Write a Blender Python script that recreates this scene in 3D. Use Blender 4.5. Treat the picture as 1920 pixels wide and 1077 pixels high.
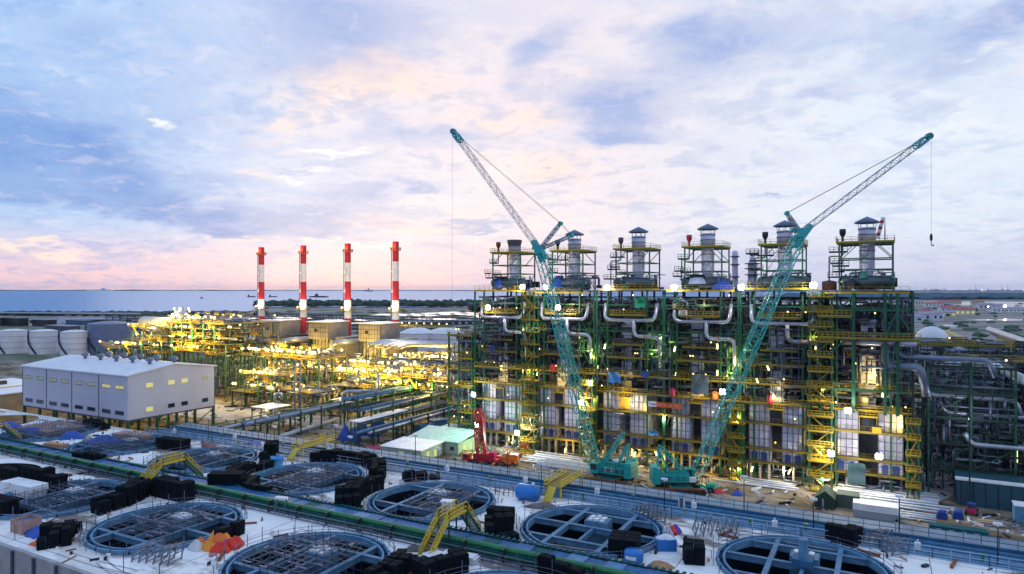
import bpy, math, random
from mathutils import Vector, Matrix
random.seed(7)
SC = bpy.context.scene
COL = SC.collection
for o in list(bpy.data.objects): bpy.data.objects.remove(o)

# ------------------------------------------------------------------ camera
YAW = math.radians(28.5); CA, SA = math.cos(YAW), math.sin(YAW)
HC = 40.0
cam_d = bpy.data.cameras.new('camera'); cam = bpy.data.objects.new('camera', cam_d); COL.objects.link(cam)
cam.location = (0, 0, HC); cam.rotation_euler = (math.radians(90), 0, YAW)
cam_d.sensor_width = 36; cam_d.lens = 24; cam_d.shift_y = 4.5/1920
cam_d.clip_start = 1; cam_d.clip_end = 120000
SC.camera = cam
SC.view_settings.view_transform = 'Standard'; SC.view_settings.look = 'None'
SC.view_settings.exposure = 0.16; SC.view_settings.gamma = 1
SC.cycles.use_denoising = True
SC.cycles.max_bounces = 5; SC.cycles.diffuse_bounces = 3; SC.cycles.glossy_bounces = 3
SC.cycles.sample_clamp_indirect = 4; SC.cycles.sample_clamp_direct = 0
SC.cycles.use_light_tree = True

def srgb(*c):
    if len(c) == 1: c = c[0]
    return tuple((v/12.92 if v <= .04045 else ((v+.055)/1.055)**2.4) for v in c[:3]) + (1.0,)

# ------------------------------------------------------------------ sky
W = bpy.data.worlds.new('World'); SC.world = W; W.use_nodes = True
nt = W.node_tree; nt.nodes.clear()
def N(t, **k):
    n = nt.nodes.new(t)
    for a, b in k.items(): setattr(n, a, b)
    return n
def L(a, b): nt.links.new(a, b)
def m(op, a, b=None, c=None, clamp=False):
    n = N('ShaderNodeMath', operation=op); n.use_clamp = clamp
    for i, v in enumerate((a, b, c)):
        if v is None: continue
        if isinstance(v, (int, float)): n.inputs[i].default_value = v
        else: L(v, n.inputs[i])
    return n.outputs[0]
def mixc(f, a, b):
    n = N('ShaderNodeMix', data_type='RGBA'); n.clamp_factor = True
    for i, v in ((0, f), (6, a), (7, b)):
        if isinstance(v, (int, float)): n.inputs[i].default_value = v
        elif isinstance(v, tuple): n.inputs[i].default_value = v
        else: L(v, n.inputs[i])
    return n.outputs[2]
def sstep(x, a, b):
    n = N('ShaderNodeMapRange', interpolation_type='SMOOTHSTEP'); L(x, n.inputs[0])
    n.inputs[1].default_value = a; n.inputs[2].default_value = b
    return n.outputs[0]
tc = N('ShaderNodeTexCoord')
vr = N('ShaderNodeVectorRotate', rotation_type='Z_AXIS'); L(tc.outputs['Generated'], vr.inputs[0])
vr.inputs['Angle'].default_value = -YAW            # compass turn: +Y is now the middle of the bay
sp = N('ShaderNodeSeparateXYZ'); L(vr.outputs[0], sp.inputs[0])
az = m('ARCTAN2', sp.outputs[0], sp.outputs[1]); el = m('ARCSINE', sp.outputs[2])
# cloud-plane coordinates (clouds flatten towards the horizon)
zz = m('ADD', m('MAXIMUM', sp.outputs[2], 0.0), 0.22)
cx = m('DIVIDE', sp.outputs[0], zz); cy = m('DIVIDE', sp.outputs[1], zz)
cv = N('ShaderNodeCombineXYZ'); L(cx, cv.inputs[0]); L(cy, cv.inputs[1])
def noise(vec, scale, det, rough=.55, dist=0., seed=0.):
    mp = N('ShaderNodeMapping'); L(vec, mp.inputs[0]); mp.inputs[1].default_value = (seed, seed*1.7, seed*.3)
    n = N('ShaderNodeTexNoise'); L(mp.outputs[0], n.inputs['Vector'])
    n.inputs['Scale'].default_value = scale; n.inputs['Detail'].default_value = det
    n.inputs['Roughness'].default_value = rough; n.inputs['Distortion'].default_value = dist
    return n
n1 = noise(cv.outputs[0], 1.5, 9, .6, .45, 3.1); n2 = noise(cv.outputs[0], 4.5, 8, .62, .4, 9.2)
w1 = noise(cv.outputs[0], 2.6, 6, .6, .2, 5.5)
f1, f2 = n1.outputs['Fac'], n2.outputs['Fac']
sw = N('ShaderNodeSeparateXYZ'); L(w1.outputs['Color'], sw.inputs[0])
azw = m('ADD', az, m('MULTIPLY', m('SUBTRACT', sw.outputs[0], .5), .26))
elw = m('ADD', el, m('MULTIPLY', m('SUBTRACT', sw.outputs[1], .5), .12))
def blob(px, py, rx, ry, s, slope=0.):
    a = math.atan((px-960)/1280); e = math.atan((543-py)/1280*math.cos(a))
    ra, re = rx/1280*math.cos(a)**2, ry/1280*math.cos(a)
    da = m('DIVIDE', m('SUBTRACT', azw, a), ra)
    de = m('DIVIDE', m('SUBTRACT', m('SUBTRACT', elw, e), m('MULTIPLY', m('SUBTRACT', azw, a), slope)), re)
    g = m('EXPONENT', m('MULTIPLY', m('ADD', m('MULTIPLY', da, da), m('MULTIPLY', de, de)), -1.0))
    return m('MULTIPLY', g, s)
def total(bl):
    t = None
    for b in bl:
        g = blob(*b); t = g if t is None else m('ADD', t, g)
    return t
left = sstep(az, .05, -.62); right = sstep(az, .0, .55)
base = mixc(left, srgb(.96, .91, .93), srgb(.71, .82, .965))
base = mixc(right, base, srgb(.885, .925, .975))
lowm = mixc(sstep(az, -.2, .25), srgb(.94, .80, .85), srgb(.82, .835, .93))
base = mixc(sstep(el, .10, .01), base, lowm)
base = mixc(sstep(el, .30, .75), base, srgb(.60, .70, .93))
blue = total([(60, 290, 210, 80, 1.25), (150, 372, 260, 30, 1.0, -.03), (10, 200, 170, 70, .7), (420, 425, 330, 26, .8, -.05),
              (100, 60, 260, 70, .35), (300, 130, 160, 60, .35), (330, 340, 240, 26, .6), (420, 230, 170, 40, .4)])
lav = total([(620, 85, 170, 60, 1.0), (560, 20, 150, 40, .5), (385, 150, 110, 60, .5), (560, 400, 210, 26, 1.1), (640, 360, 90, 20, .6), (300, 415, 200, 22, .5), (640, 310, 120, 20, .6),
             (730, 265, 110, 30, .65), (850, 250, 90, 20, .5), (1010, 105, 75, 55, .75, .3), (1190, 222, 125, 38, .85), (1140, 175, 120, 35, .6),
             (1250, 260, 120, 18, .5), (1290, 90, 110, 60, .6), (1450, 50, 200, 40, .8), (1680, 75, 260, 38, 1.0), (1780, 120, 200, 25, .8), (1900, 45, 120, 40, .7),
             (1530, 180, 130, 18, .6), (1770, 190, 80, 12, .6), (890, 418, 80, 11, .9), (830, 470, 90, 13, .7), (1470, 365, 50, 7, .6), (1050, 325, 110, 10, .55, .1),
             (760, 340, 60, 8, .5), (1880, 350, 160, 30, .35), (900, 500, 300, 12, .35), (1300, 480, 300, 20, .4), (1800, 480, 250, 20, .3)])
warm = total([(560, 180, 140, 50, .8), (700, 130, 110, 45, .8), (860, 190, 160, 45, .75), (540, 235, 130, 25, .6), (1060, 310, 190, 30, .8), (980, 200, 90, 40, .4),
              (640, 415, 150, 16, .9), (800, 400, 180, 22, .6), (440, 450, 60, 9, .8), (30, 465, 110, 14, .7), (700, 463, 120, 7, 1.2), (350, 140, 60, 20, .5),
              (230, 385, 60, 10, .5), (470, 325, 70, 14, .7), (500, 290, 100, 10, .4), (1100, 370, 200, 16, .5), (1250, 380, 150, 14, .4), (200, 470, 300, 10, .5)])
white = total([(640, 292, 90, 13, 1.0, -.08), (330, 233, 50, 12, .8), (560, 325, 80, 10, .7), (1700, 260, 250, 60, .5), (690, 462, 90, 5, 1.2), (1560, 60, 120, 16, .5), (1890, 90, 70, 15, .8), (880, 300, 180, 25, .35)])
n3 = noise(cv.outputs[0], 11., 7, .6, .6, 4.4); n4 = noise(cv.outputs[0], 3.1, 9, .62, .5, 21.7)
f3, f4 = n3.outputs['Fac'], n4.outputs['Fac']
combo = m('ADD', m('ADD', m('MULTIPLY', f1, .42), m('MULTIPLY', f2, .38)), m('MULTIPLY', f3, .20))
combo2 = m('ADD', m('MULTIPLY', f4, .55), m('MULTIPLY', f2, .45))
def cloud(t, k, lo, hi, nz=None): return sstep(m('ADD', nz or combo, m('MULTIPLY', m('MINIMUM', t, 1.3), k)), lo, hi)
col = base
col = mixc(m('MULTIPLY', sstep(combo2, .47, .62), .55), col, mixc(left, srgb(.83, .85, .94), srgb(.62, .745, .925)))
col = mixc(m('MULTIPLY', cloud(warm, .20, .54, .78, combo2), sstep(warm, .02, .35)), col, srgb(1.0, .905, .868))
col = mixc(m('MULTIPLY', cloud(lav, .20, .47, .78), m('MULTIPLY', sstep(lav, .05, .6), .9)), col, srgb(.60, .69, .885))
col = mixc(m('MULTIPLY', cloud(blue, .17, .40, .80), m('MULTIPLY', sstep(blue, .05, .8), .85)), col, srgb(.37, .565, .845))
col = mixc(m('MULTIPLY', sstep(f3, .52, .70), m('MULTIPLY', sstep(el, .0, .12), .28)), col, srgb(.97, .92, .94))
col = mixc(m('MULTIPLY', sstep(m('ADD', m('MULTIPLY', f2, .6), m('MULTIPLY', f3, .4)), .52, .38), .50), col, mixc(left, srgb(.70, .755, .90), srgb(.48, .64, .88)))
col = mixc(m('MULTIPLY', cloud(white, .25, .55, .78), sstep(white, .05, .5)), col, srgb(1.0, .99, .97))
col = mixc(sstep(el, .42, .95), col, (.48, .70, 1.02, 1))
col = mixc(sstep(el, .0, -.02), col, srgb(.5, .55, .7))
sky = N('ShaderNodeTexSky', sky_type='NISHITA'); sky.sun_disc = False
sky.sun_elevation = math.radians(7); sky.sun_rotation = math.radians(-28.5-14)
bg = N('ShaderNodeBackground'); L(col, bg.inputs[0]); bg.inputs[1].default_value = 0.93
bg2 = N('ShaderNodeBackground'); L(sky.outputs[0], bg2.inputs[0]); bg2.inputs[1].default_value = 0.006
ad = N('ShaderNodeAddShader'); L(bg.outputs[0], ad.inputs[0]); L(bg2.outputs[0], ad.inputs[1])
wo = N('ShaderNodeOutputWorld'); L(ad.outputs[0], wo.inputs[0])
# low, veiled sun behind the clouds over the bay
sd = bpy.data.lights.new('sun', 'SUN'); sd.energy = .5; sd.angle = math.radians(35); sd.color = (1, .86, .76)
sun = bpy.data.objects.new('sun', sd); COL.objects.link(sun)
saz = YAW + math.radians(14)
sun.rotation_euler = Vector((-math.sin(saz)*math.cos(.12), math.cos(saz)*math.cos(.12), math.sin(.12))).to_track_quat('Z', 'Y').to_euler()

# ------------------------------------------------------------------ measuring helpers
def P(px, py, z=0.0):
    """ground position (height z) seen at a point of the survey photograph"""
    d = (HC-z)*1280/(py-543); lat = (px-960)/1280*d
    return Vector((lat*CA-d*SA, d*CA+lat*SA, z))
def PY(px, py, Y):
    a = math.atan((px-960)/1280)-YAW; X = math.tan(a)*Y; d = Y*CA-X*SA
    return Vector((X, Y, HC-(py-543)*d/1280))

# ------------------------------------------------------------------ materials
MATS = {}
def mat(name, c, rough=.6, metal=0., var=.25, scale=.35, emit=None, es=0., bump=0., spec=.5):
    if name in MATS: return MATS[name]
    M_ = bpy.data.materials.new(name); M_.use_nodes = True; t = M_.node_tree; b = t.nodes['Principled BSDF']
    b.inputs['Roughness'].default_value = rough; b.inputs['Metallic'].default_value = metal
    b.inputs['Specular IOR Level'].default_value = spec
    col = (c[0], c[1], c[2], 1)
    if emit:
        b.inputs['Base Color'].default_value = col
        b.inputs['Emission Color'].default_value = (*emit, 1); b.inputs['Emission Strength'].default_value = es
        M_.cycles.emission_sampling = 'NONE'
    else:
        g = t.nodes.new('ShaderNodeNewGeometry')
        n = t.nodes.new('ShaderNodeTexNoise'); n.inputs['Scale'].default_value = scale; n.inputs['Detail'].default_value = 6; n.inputs['Roughness'].default_value = .65
        t.links.new(g.outputs['Position'], n.inputs['Vector'])
        r = t.nodes.new('ShaderNodeMapRange'); t.links.new(n.outputs['Fac'], r.inputs[0])
        r.inputs[1].default_value = .3; r.inputs[2].default_value = .7; r.inputs[3].default_value = 1-var; r.inputs[4].default_value = 1+var*.6
        x = t.nodes.new('ShaderNodeVectorMath'); x.operation = 'SCALE'; x.inputs[0].default_value = c[:3]
        t.links.new(r.outputs[0], x.inputs['Scale']); t.links.new(x.outputs[0], b.inputs['Base Color'])
        if bump:
            bp = t.nodes.new('ShaderNodeBump'); bp.inputs['Strength'].default_value = bump; bp.inputs['Distance'].default_value = .3
            t.links.new(n.outputs['Fac'], bp.inputs['Height']); t.links.new(bp.outputs[0], b.inputs['Normal'])
    MATS[name] = M_; return M_
def patchy(name, cols, scales, rough=.9, bump=.3, th=(.42, .58)):
    """layers of colour laid over one another by noise; cols[0] is the ground tone"""
    M_ = bpy.data.materials.new(name); M_.use_nodes = True; t = M_.node_tree; b = t.nodes['Principled BSDF']
    b.inputs['Roughness'].default_value = rough; b.inputs['Specular IOR Level'].default_value = .3
    g = t.nodes.new('ShaderNodeNewGeometry'); cur = None
    for i, (c, s) in enumerate(zip(cols, scales)):
        if i == 0: cur = (c[0], c[1], c[2], 1); continue
        mp = t.nodes.new('ShaderNodeMapping'); mp.inputs[1].default_value = (i*31.7, i*17.3, 0); mp.inputs[3].default_value = (.45, 1, 1)
        t.links.new(g.outputs['Position'], mp.inputs[0])
        n = t.nodes.new('ShaderNodeTexNoise'); n.inputs['Scale'].default_value = s; n.inputs['Detail'].default_value = 8; n.inputs['Roughness'].default_value = .62
        t.links.new(mp.outputs[0], n.inputs['Vector'])
        r = t.nodes.new('ShaderNodeMapRange'); r.inputs[1].default_value = th[0]; r.inputs[2].default_value = th[1]; t.links.new(n.outputs['Fac'], r.inputs[0])
        mx = t.nodes.new('ShaderNodeMix'); mx.data_type = 'RGBA'; t.links.new(r.outputs[0], mx.inputs[0])
        if isinstance(cur, tuple): mx.inputs[6].default_value = cur
        else: t.links.new(cur, mx.inputs[6])
        mx.inputs[7].default_value = (c[0], c[1], c[2], 1); cur = mx.outputs[2]
    t.links.new(cur, b.inputs['Base Color'])
    if bump:
        bp = t.nodes.new('ShaderNodeBump'); bp.inputs['Strength'].default_value = bump; bp.inputs['Distance'].default_value = .2
        t.links.new(n.outputs['Fac'], bp.inputs['Height']); t.links.new(bp.outputs[0], b.inputs['Normal'])
    MATS[name] = M_; return M_
yel = mat('yellow_paint', (.37, .25, .01), .5, 0, .3)
yeld = mat('yellow_deck_paint', (.19, .135, .012), .6, 0, .35)
grn = mat('green_steel', (.01, .095, .045), .5, 0, .35)
grnd = mat('dark_green_steel', (.006, .03, .022), .55, 0, .35)
stl = mat('galvanised_steel', (.17, .20, .28), .42, .6, .25)
ins = mat('insulated_pipe_cladding', (.40, .41, .50), .32, .55, .2)
drk = mat('dark_equipment_steel', (.015, .02, .032), .5, .2, .4)
mid = mat('grey_equipment_steel', (.07, .08, .12), .5, .3, .4)
cas = mat('pale_casing_sheet', (.58, .57, .70), .55, .1, .3, .5)
casd = mat('casing_stiffener_steel', (.15, .15, .24), .6, .2, .3)
blu = mat('blue_tarpaulin', (.015, .07, .38), .55, 0, .3)
bdr = mat('blue_burner_box', (.02, .06, .26), .5, 0, .25)
teal = mat('teal_crane_paint', (.01, .36, .36), .35, 0, .15)
teald = mat('dark_teal_crane_steel', (.01, .20, .22), .45, 0, .2)
boomg = mat('grey_boom_tubing', (.12, .19, .30), .45, .2, .2)
red = mat('red_paint', (.50, .015, .03), .5, 0, .35)
wht = mat('white_paint', (.74, .74, .78), .55, 0, .18)
orn = mat('orange_paint', (.75, .16, .02), .5, 0, .2)
rust = mat('rusty_steel', (.22, .07, .03), .8, 0, .4, 1.5)
blk = mat('black_plastic_media', (.004, .008, .014), .9, 0, .5, 2.5, spec=.15)
tankc = mat('blue_grey_painted_concrete', (.03, .125, .245), .6, 0, .35, .6, spec=.3)
tankl = mat('pale_blue_rim_concrete', (.10, .235, .40), .6, 0, .35, .9, spec=.3)
tanki = mat('dark_tank_interior', (.003, .010, .018), .9, 0, .4, .5, spec=.1)  # near black tone for inner tank walls and brackets
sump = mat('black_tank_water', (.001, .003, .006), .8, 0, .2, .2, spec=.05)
cover = mat('blue_cover_sheet', (.022, .12, .30), .55, 0, .5, 1.2, spec=.25)
tealg = mat('teal_grating', (.008, .09, .11), .7, 0, .3, 1., spec=.2)
pipeb = mat('blue_pipe_paint', (.03, .14, .28), .55, 0, .4, .8, spec=.25)
pgreen = mat('green_pipe_paint', (.015, .17, .06), .45, 0, .3, .8)
shed = mat('pale_green_shed_roof', (.42, .62, .60), .5, 0, .2, .7)
shedw = mat('pale_green_shed_wall', (.38, .50, .42), .7, 0, .2, .7)
navy = mat('navy_hoarding_sheet', (.015, .07, .11), .6, 0, .25, .3)
whs = mat('lavender_wall_sheet', (.52, .52, .63), .5, .1, .1, .15)
rfw = mat('white_roof_sheet', (.76, .77, .84), .45, .1, .12, .3)
concr = mat('bare_concrete', (.34, .33, .36), .85, 0, .3, .5, bump=.2)
glassd = mat('dark_window_glass', (.02, .03, .05), .1, 0, .1)
winy = mat('lit_window_glass', (.3, .3, .1), .3, 0, 0, 1, (.72, .70, .26), .6)
lampy = mat('sodium_lamp', (1, .9, .5), .3, 0, 0, 1, (1, .72, .22), 2.6)
lampw = mat('white_flood_lamp', (1, 1, 1), .3, 0, 0, 1, (1, .98, .9), 30.)
lampg = mat('green_flood_lamp', (.6, 1, .7), .3, 0, 0, 1, (.25, 1, .45), 30.)
tankw = mat('white_storage_tank_paint', (.66, .66, .72), .5, 0, .1, .1)
roofr = mat('red_tile_roof', (.42, .11, .11), .8, 0, .3, .1)
leaf = mat('mangrove_foliage', (.025, .06, .035), .9, 0, .5, .05)
leaf2 = mat('tree_foliage', (.05, .10, .06), .9, 0, .5, .2)
rib_m = mat('brown_module_sheet', (.23, .20, .19), .6, .1, .35, .2)
pipew = mat('white_pipe_wrap', (.62, .64, .70), .5, 0, .25, .5)
skin_red = mat('magenta_red_paint', (.5, .01, .10), .4, 0, .15)

# ------------------------------------------------------------------ mesh builder
class MB:
    def __init__(s): s.v = []; s.f = []; s.s = []
    def box(s, x0, x1, y0, y1, z0, z1):
        i = len(s.v)
        s.v += [(x0, y0, z0), (x1, y0, z0), (x1, y1, z0), (x0, y1, z0), (x0, y0, z1), (x1, y0, z1), (x1, y1, z1), (x0, y1, z1)]
        s.f += [(i, i+3, i+2, i+1), (i+4, i+5, i+6, i+7), (i, i+1, i+5, i+4), (i+1, i+2, i+6, i+5), (i+2, i+3, i+7, i+6), (i+3, i, i+4, i+7)]
        s.s += [0]*6; return s
    def beam(s, a, b, w, h=None, up=(0, 0, 1)):
        h = h or w; a = Vector(a); b = Vector(b); d = (b-a)
        if d.length < 1e-6: return s
        d.normalize(); u = Vector(up)
        if abs(d.dot(u)) > .98: u = Vector((1, 0, 0))
        x = d.cross(u).normalized()*(w/2); y = x.cross(d).normalized()*(h/2); i = len(s.v)
        for p in (a, b):
            for q in ((-1, -1), (1, -1), (1, 1), (-1, 1)): s.v.append(tuple(p+x*q[0]+y*q[1]))
        s.f += [(i, i+1, i+2, i+3), (i+7, i+6, i+5, i+4)]+[(i+k, i+4+k, i+4+(k+1) % 4, i+(k+1) % 4) for k in range(4)]
        s.s += [0]*6; return s
    def tube(s, pts, r, n=8, cap=True):
        pts = [Vector(p) for p in pts]
        rs = r if isinstance(r, (list, tuple)) else [r]*len(pts)
        ref = None; rings = []
        for k, p in enumerate(pts):
            if k == 0: d = pts[1]-p
            elif k == len(pts)-1: d = p-pts[k-1]
            else: d = (p-pts[k-1]).normalized()+(pts[k+1]-p).normalized()
            if d.length < 1e-9: d = Vector((0, 0, 1))
            d.normalize()
            if ref is None:
                ref = Vector((0, 0, 1)) if abs(d.z) < .9 else Vector((1, 0, 0))
            x = ref-d*ref.dot(d)
            if x.length < 1e-6: x = d.orthogonal()
            x.normalize(); y = d.cross(x); ref = x; i = len(s.v)
            for q in range(n):
                t = 2*math.pi*q/n; s.v.append(tuple(p+(x*math.cos(t)+y*math.sin(t))*rs[k]))
            rings.append(i)
        for a, b in zip(rings, rings[1:]):
            for q in range(n): s.f.append((a+q, a+(q+1) % n, b+(q+1) % n, b+q)); s.s.append(1)
        if cap:
            s.f.append(tuple(reversed(range(rings[0], rings[0]+n)))); s.f.append(tuple(range(rings[-1], rings[-1]+n))); s.s += [0, 0]
        return s
    def bent(s, pts, r, br, n=8, k=5):
        """pipe through corner points with rounded elbows of radius br"""
        pts = [Vector(p) for p in pts]; out = [pts[0]]
        for a, b, c in zip(pts, pts[1:], pts[2:]):
            d1 = (a-b); d2 = (c-b); rr = min(br, d1.length*.49, d2.length*.49)
            p1 = b+d1.normalized()*rr; p2 = b+d2.normalized()*rr
            for q in range(k+1):
                t = q/k; out.append(p1*(1-t)**2+b*2*t*(1-t)+p2*t*t)
        out.append(pts[-1]); return s.tube(out, r, n)
    def lathe(s, prof, n=24, cx=0, cy=0, smooth=1, a0=0, a1=2*math.pi):
        full = abs(a1-a0-2*math.pi) < 1e-6; i = len(s.v); m_ = n if full else n+1
        for q in range(m_):
            t = a0+(a1-a0)*q/n
            for r, z in prof: s.v.append((cx+r*math.cos(t), cy+r*math.sin(t), z))
        k = len(prof)
        for q in range(n):
            q2 = (q+1) % m_
            for j in range(k-1): s.f.append((i+q*k+j, i+q2*k+j, i+q2*k+j+1, i+q*k+j+1)); s.s.append(smooth)
        return s
    def poly(s, pts, sm=0):
        i = len(s.v); s.v += [tuple(p) for p in pts]; s.f.append(tuple(range(i, i+len(pts)))); s.s.append(sm); return s
    def prism(s, pts, z0, z1):
        n = len(pts); i = len(s.v)
        s.v += [(p[0], p[1], z0) for p in pts]+[(p[0], p[1], z1) for p in pts]
        s.f += [tuple(reversed(range(i, i+n))), tuple(range(i+n, i+2*n))]+[(i+k, i+(k+1) % n, i+n+(k+1) % n, i+n+k) for k in range(n)]
        s.s += [0]*(n+2); return s
    def ball(s, c, r, n=10, sz=1.):
        p = [(r*math.sin(math.pi*k/6), -r*sz*math.cos(math.pi*k/6)+c[2]) for k in range(7)]
        p[0] = (.001, p[0][1]); p[-1] = (.001, p[-1][1])
        return s.lathe(p, n, c[0], c[1])
    def rail(s, a, b, h=1.1, step=1.6, t=.07):
        a = Vector(a); b = Vector(b); d = b-a; n = max(1, round(d.length/step)); z = Vector((0, 0, 1))
        for k in range(n+1):
            p = a+d*k/n; s.beam(p, p+z*h, t)
        for hh in (h, h*.55): s.beam(a+z*hh, b+z*hh, t)
        s.beam(a+z*.1, b+z*.1, t*.7, .2); return s
    def loop_rail(s, pts, **k):
        for a, b in zip(pts, pts[1:]): s.rail(a, b, **k)
        return s
    def lattice(s, a, b, w, h, n, r, side=(0, 1, 0), ta=1., tb=1.):
        """four chord lattice from a to b; ta, tb taper of the ends"""
        a = Vector(a); b = Vector(b); d = (b-a); Ln = d.length; d.normalize()
        x = Vector(side)-d*d.dot(Vector(side)); x.normalize(); y = d.cross(x)
        secs = []
        for k in range(n+1):
            t = k/n; f = 1.
            if t < .12: f = ta+(1-ta)*t/.12
            if t > .88: f = min(f, tb+(1-tb)*(1-t)/.12)
            p = a+d*Ln*t; secs.append([p+x*w/2*f*q[0]+y*h/2*f*q[1] for q in ((-1, -1), (1, -1), (1, 1), (-1, 1))])
        for j in range(4):
            for k in range(n): s.beam(secs[k][j], secs[k+1][j], r)
        for k in range(n):
            for j in range(4):
                j2 = (j+1) % 4
                if k % 2: s.beam(secs[k][j], secs[k+1][j2], r*.55)
                else: s.beam(secs[k][j2], secs[k+1][j], r*.55)
                s.beam(secs[k][j], secs[k][j2], r*.5)
        return s
    def mesh(s, name, m_):
        me = bpy.data.meshes.new(name); me.from_pydata(s.v, [], s.f)
        me.polygons.foreach_set('use_smooth', [bool(q) for q in s.s])
        me.materials.append(m_); me.update(); return me
    def build(s, name, m_, parent=None, label=None, kind=None):
        o = bpy.data.objects.new(name, s.mesh(name, m_)); COL.objects.link(o)
        if parent is not None: o.parent = parent
        if label: o['label'] = label
        if kind: o['kind'] = kind
        return o
def tag(o, label, cat, group=None):
    o['label'] = label; o['category'] = cat
    if group: o['group'] = group
    return o
def thing(name, label, cat, loc=(0, 0, 0), rz=0., group=None):
    o = bpy.data.objects.new(name, None); COL.objects.link(o); o.location = loc; o.rotation_euler = (0, 0, rz); o.empty_display_size = .5
    return tag(o, label, cat, group)
def inst(name, mesh, parent, loc=(0, 0, 0), rz=0., label=None):
    o = bpy.data.objects.new(name, mesh); COL.objects.link(o); o.parent = parent; o.location = loc; o.rotation_euler = (0, 0, rz)
    if label: o['label'] = label
    return o
def kids(o): return [c for c in bpy.data.objects if c.parent == o]
def copy_tree(o, parent=None, depth=0):
    c = o.copy(); COL.objects.link(c)
    if parent is not None: c.parent = parent
    for ch in list(o.children): copy_tree(ch, c, depth+1)
    return c
def dup(o, label, loc, rz=None, group=None):
    c = copy_tree(o); c.location = loc
    if rz is not None: c.rotation_euler = (0, 0, rz)
    c['label'] = label
    if group: c['group'] = group
    return c
def light(name, loc, power, col=(1, .78, .3), r=.3, parent=None):
    d = bpy.data.lights.new(name, 'POINT'); d.energy = power; d.color = col; d.shadow_soft_size = r
    o = bpy.data.objects.new(name, d); COL.objects.link(o); o.location = loc
    if parent is not None: o.parent = parent
    return o
YL = (1, .68, .13); WL = (1, .95, .82); GL = (.25, 1, .4)
def platform(par, x0, x1, y0, y1, z, sides='fblr', m1=None, h=1.1, th=.28):
    o = MB().box(x0, x1, y0, y1, z-th, z).build('platform', m1 or yeld, par)
    r = MB()
    if 'f' in sides: r.rail((x0, y0, z), (x1, y0, z), h)
    if 'b' in sides: r.rail((x0, y1, z), (x1, y1, z), h)
    if 'l' in sides: r.rail((x0, y0, z), (x0, y1, z), h)
    if 'r' in sides: r.rail((x1, y0, z), (x1, y1, z), h)
    if sides: r.build('railing', yel, o)
    return o

# ================================================================== SETTING
def structure(o): o['kind'] = 'structure'; return o
def polar(theta, d):
    """theta degrees right of the middle of the view, d metres of depth"""
    a = math.radians(theta)-YAW; r = d/math.cos(math.radians(min(abs(theta), 75)))
    return Vector((math.sin(a)*r, math.cos(a)*r, 0))
coast = [(-100, 900), (-60, 1000), (-37, 1060), (-30, 1150), (-22, 1130), (-20, 1500), (-15, 1560), (-8, 1500), (-3, 1560), (3, 1900), (10, 2300), (16, 3200), (22, 5200), (27, 9000), (30, 16000), (40, 19000), (60, 19000), (100, 12000)]
mm = MB(); rings = []
prev = None
for k in range(-100, 101, 2):
    for (t0, d0), (t1, d1) in zip(coast, coast[1:]):
        if t0 <= k <= t1: df = d0+(d1-d0)*(k-t0)/(t1-t0)
    df *= 1+.03*math.sin(k*1.7)+.02*math.sin(k*4.1)
    row = [polar(k, df*q) for q in (.004, .05, .15, .3, .5, .75, 1.)]
    if prev:
        for a, b, c, d in zip(prev, prev[1:], row[1:], row): mm.poly([a, d, c, b])
    prev = row
gmat = patchy('flat_coastal_land', [(.13, .13, .10), (.21, .17, .15), (.07, .11, .06), (.28, .24, .25)], [0, .004, .012, .02], th=(.45, .56))
structure(mm.build('ground', gmat))
seam = bpy.data.materials.new('sea_water'); seam.use_nodes = True; t_ = seam.node_tree; b_ = t_.nodes['Principled BSDF']
b_.inputs['Base Color'].default_value = (.06, .22, .46, 1); b_.inputs['Roughness'].default_value = .44; b_.inputs['Specular IOR Level'].default_value = .5; b_.inputs['IOR'].default_value = 1.33
g_ = t_.nodes.new('ShaderNodeNewGeometry'); n_ = t_.nodes.new('ShaderNodeTexNoise'); n_.inputs['Scale'].default_value = .05; n_.inputs['Detail'].default_value = 6
mp_ = t_.nodes.new('ShaderNodeMapping'); mp_.inputs[3].default_value = (.3, 1, 1); mp_.inputs[2].default_value = (0, 0, .5)
t_.links.new(g_.outputs['Position'], mp_.inputs[0]); t_.links.new(mp_.outputs[0], n_.inputs['Vector'])
bp_ = t_.nodes.new('ShaderNodeBump'); bp_.inputs['Strength'].default_value = .5; bp_.inputs['Distance'].default_value = 3; t_.links.new(n_.outputs['Fac'], bp_.inputs['Height']); t_.links.new(bp_.outputs[0], b_.inputs['Normal'])
structure(MB().poly([(-70000, -20000, -.8), (70000, -20000, -.8), (70000, 70000, -.8), (-70000, 70000, -.8)]).build('sea', seam))
shore = mat('haze_tinted_shore', (.05, .09, .14), .9, 0, .3, .001)  # shore coloured bluish to carry the distant haze
mm = MB()
for k in range(-44, 44):
    h0, h1 = [8+14*abs(math.sin(q*.37)+.5*math.sin(q*1.9)) * (1.5 if q < -22 else .55) for q in (k, k+1)]
    D = 19500
    a0, b0, c0, d0 = polar(k, D), polar(k+1, D), polar(k+1, D+900), polar(k, D+900)
    mm.poly([a0, b0, b0+Vector((0, 0, h1)), a0+Vector((0, 0, h0))]); mm.poly([a0+Vector((0, 0, h0)), b0+Vector((0, 0, h1)), c0+Vector((0, 0, h1)), d0+Vector((0, 0, h0))])
structure(mm.build('far_shore', shore))
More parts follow.
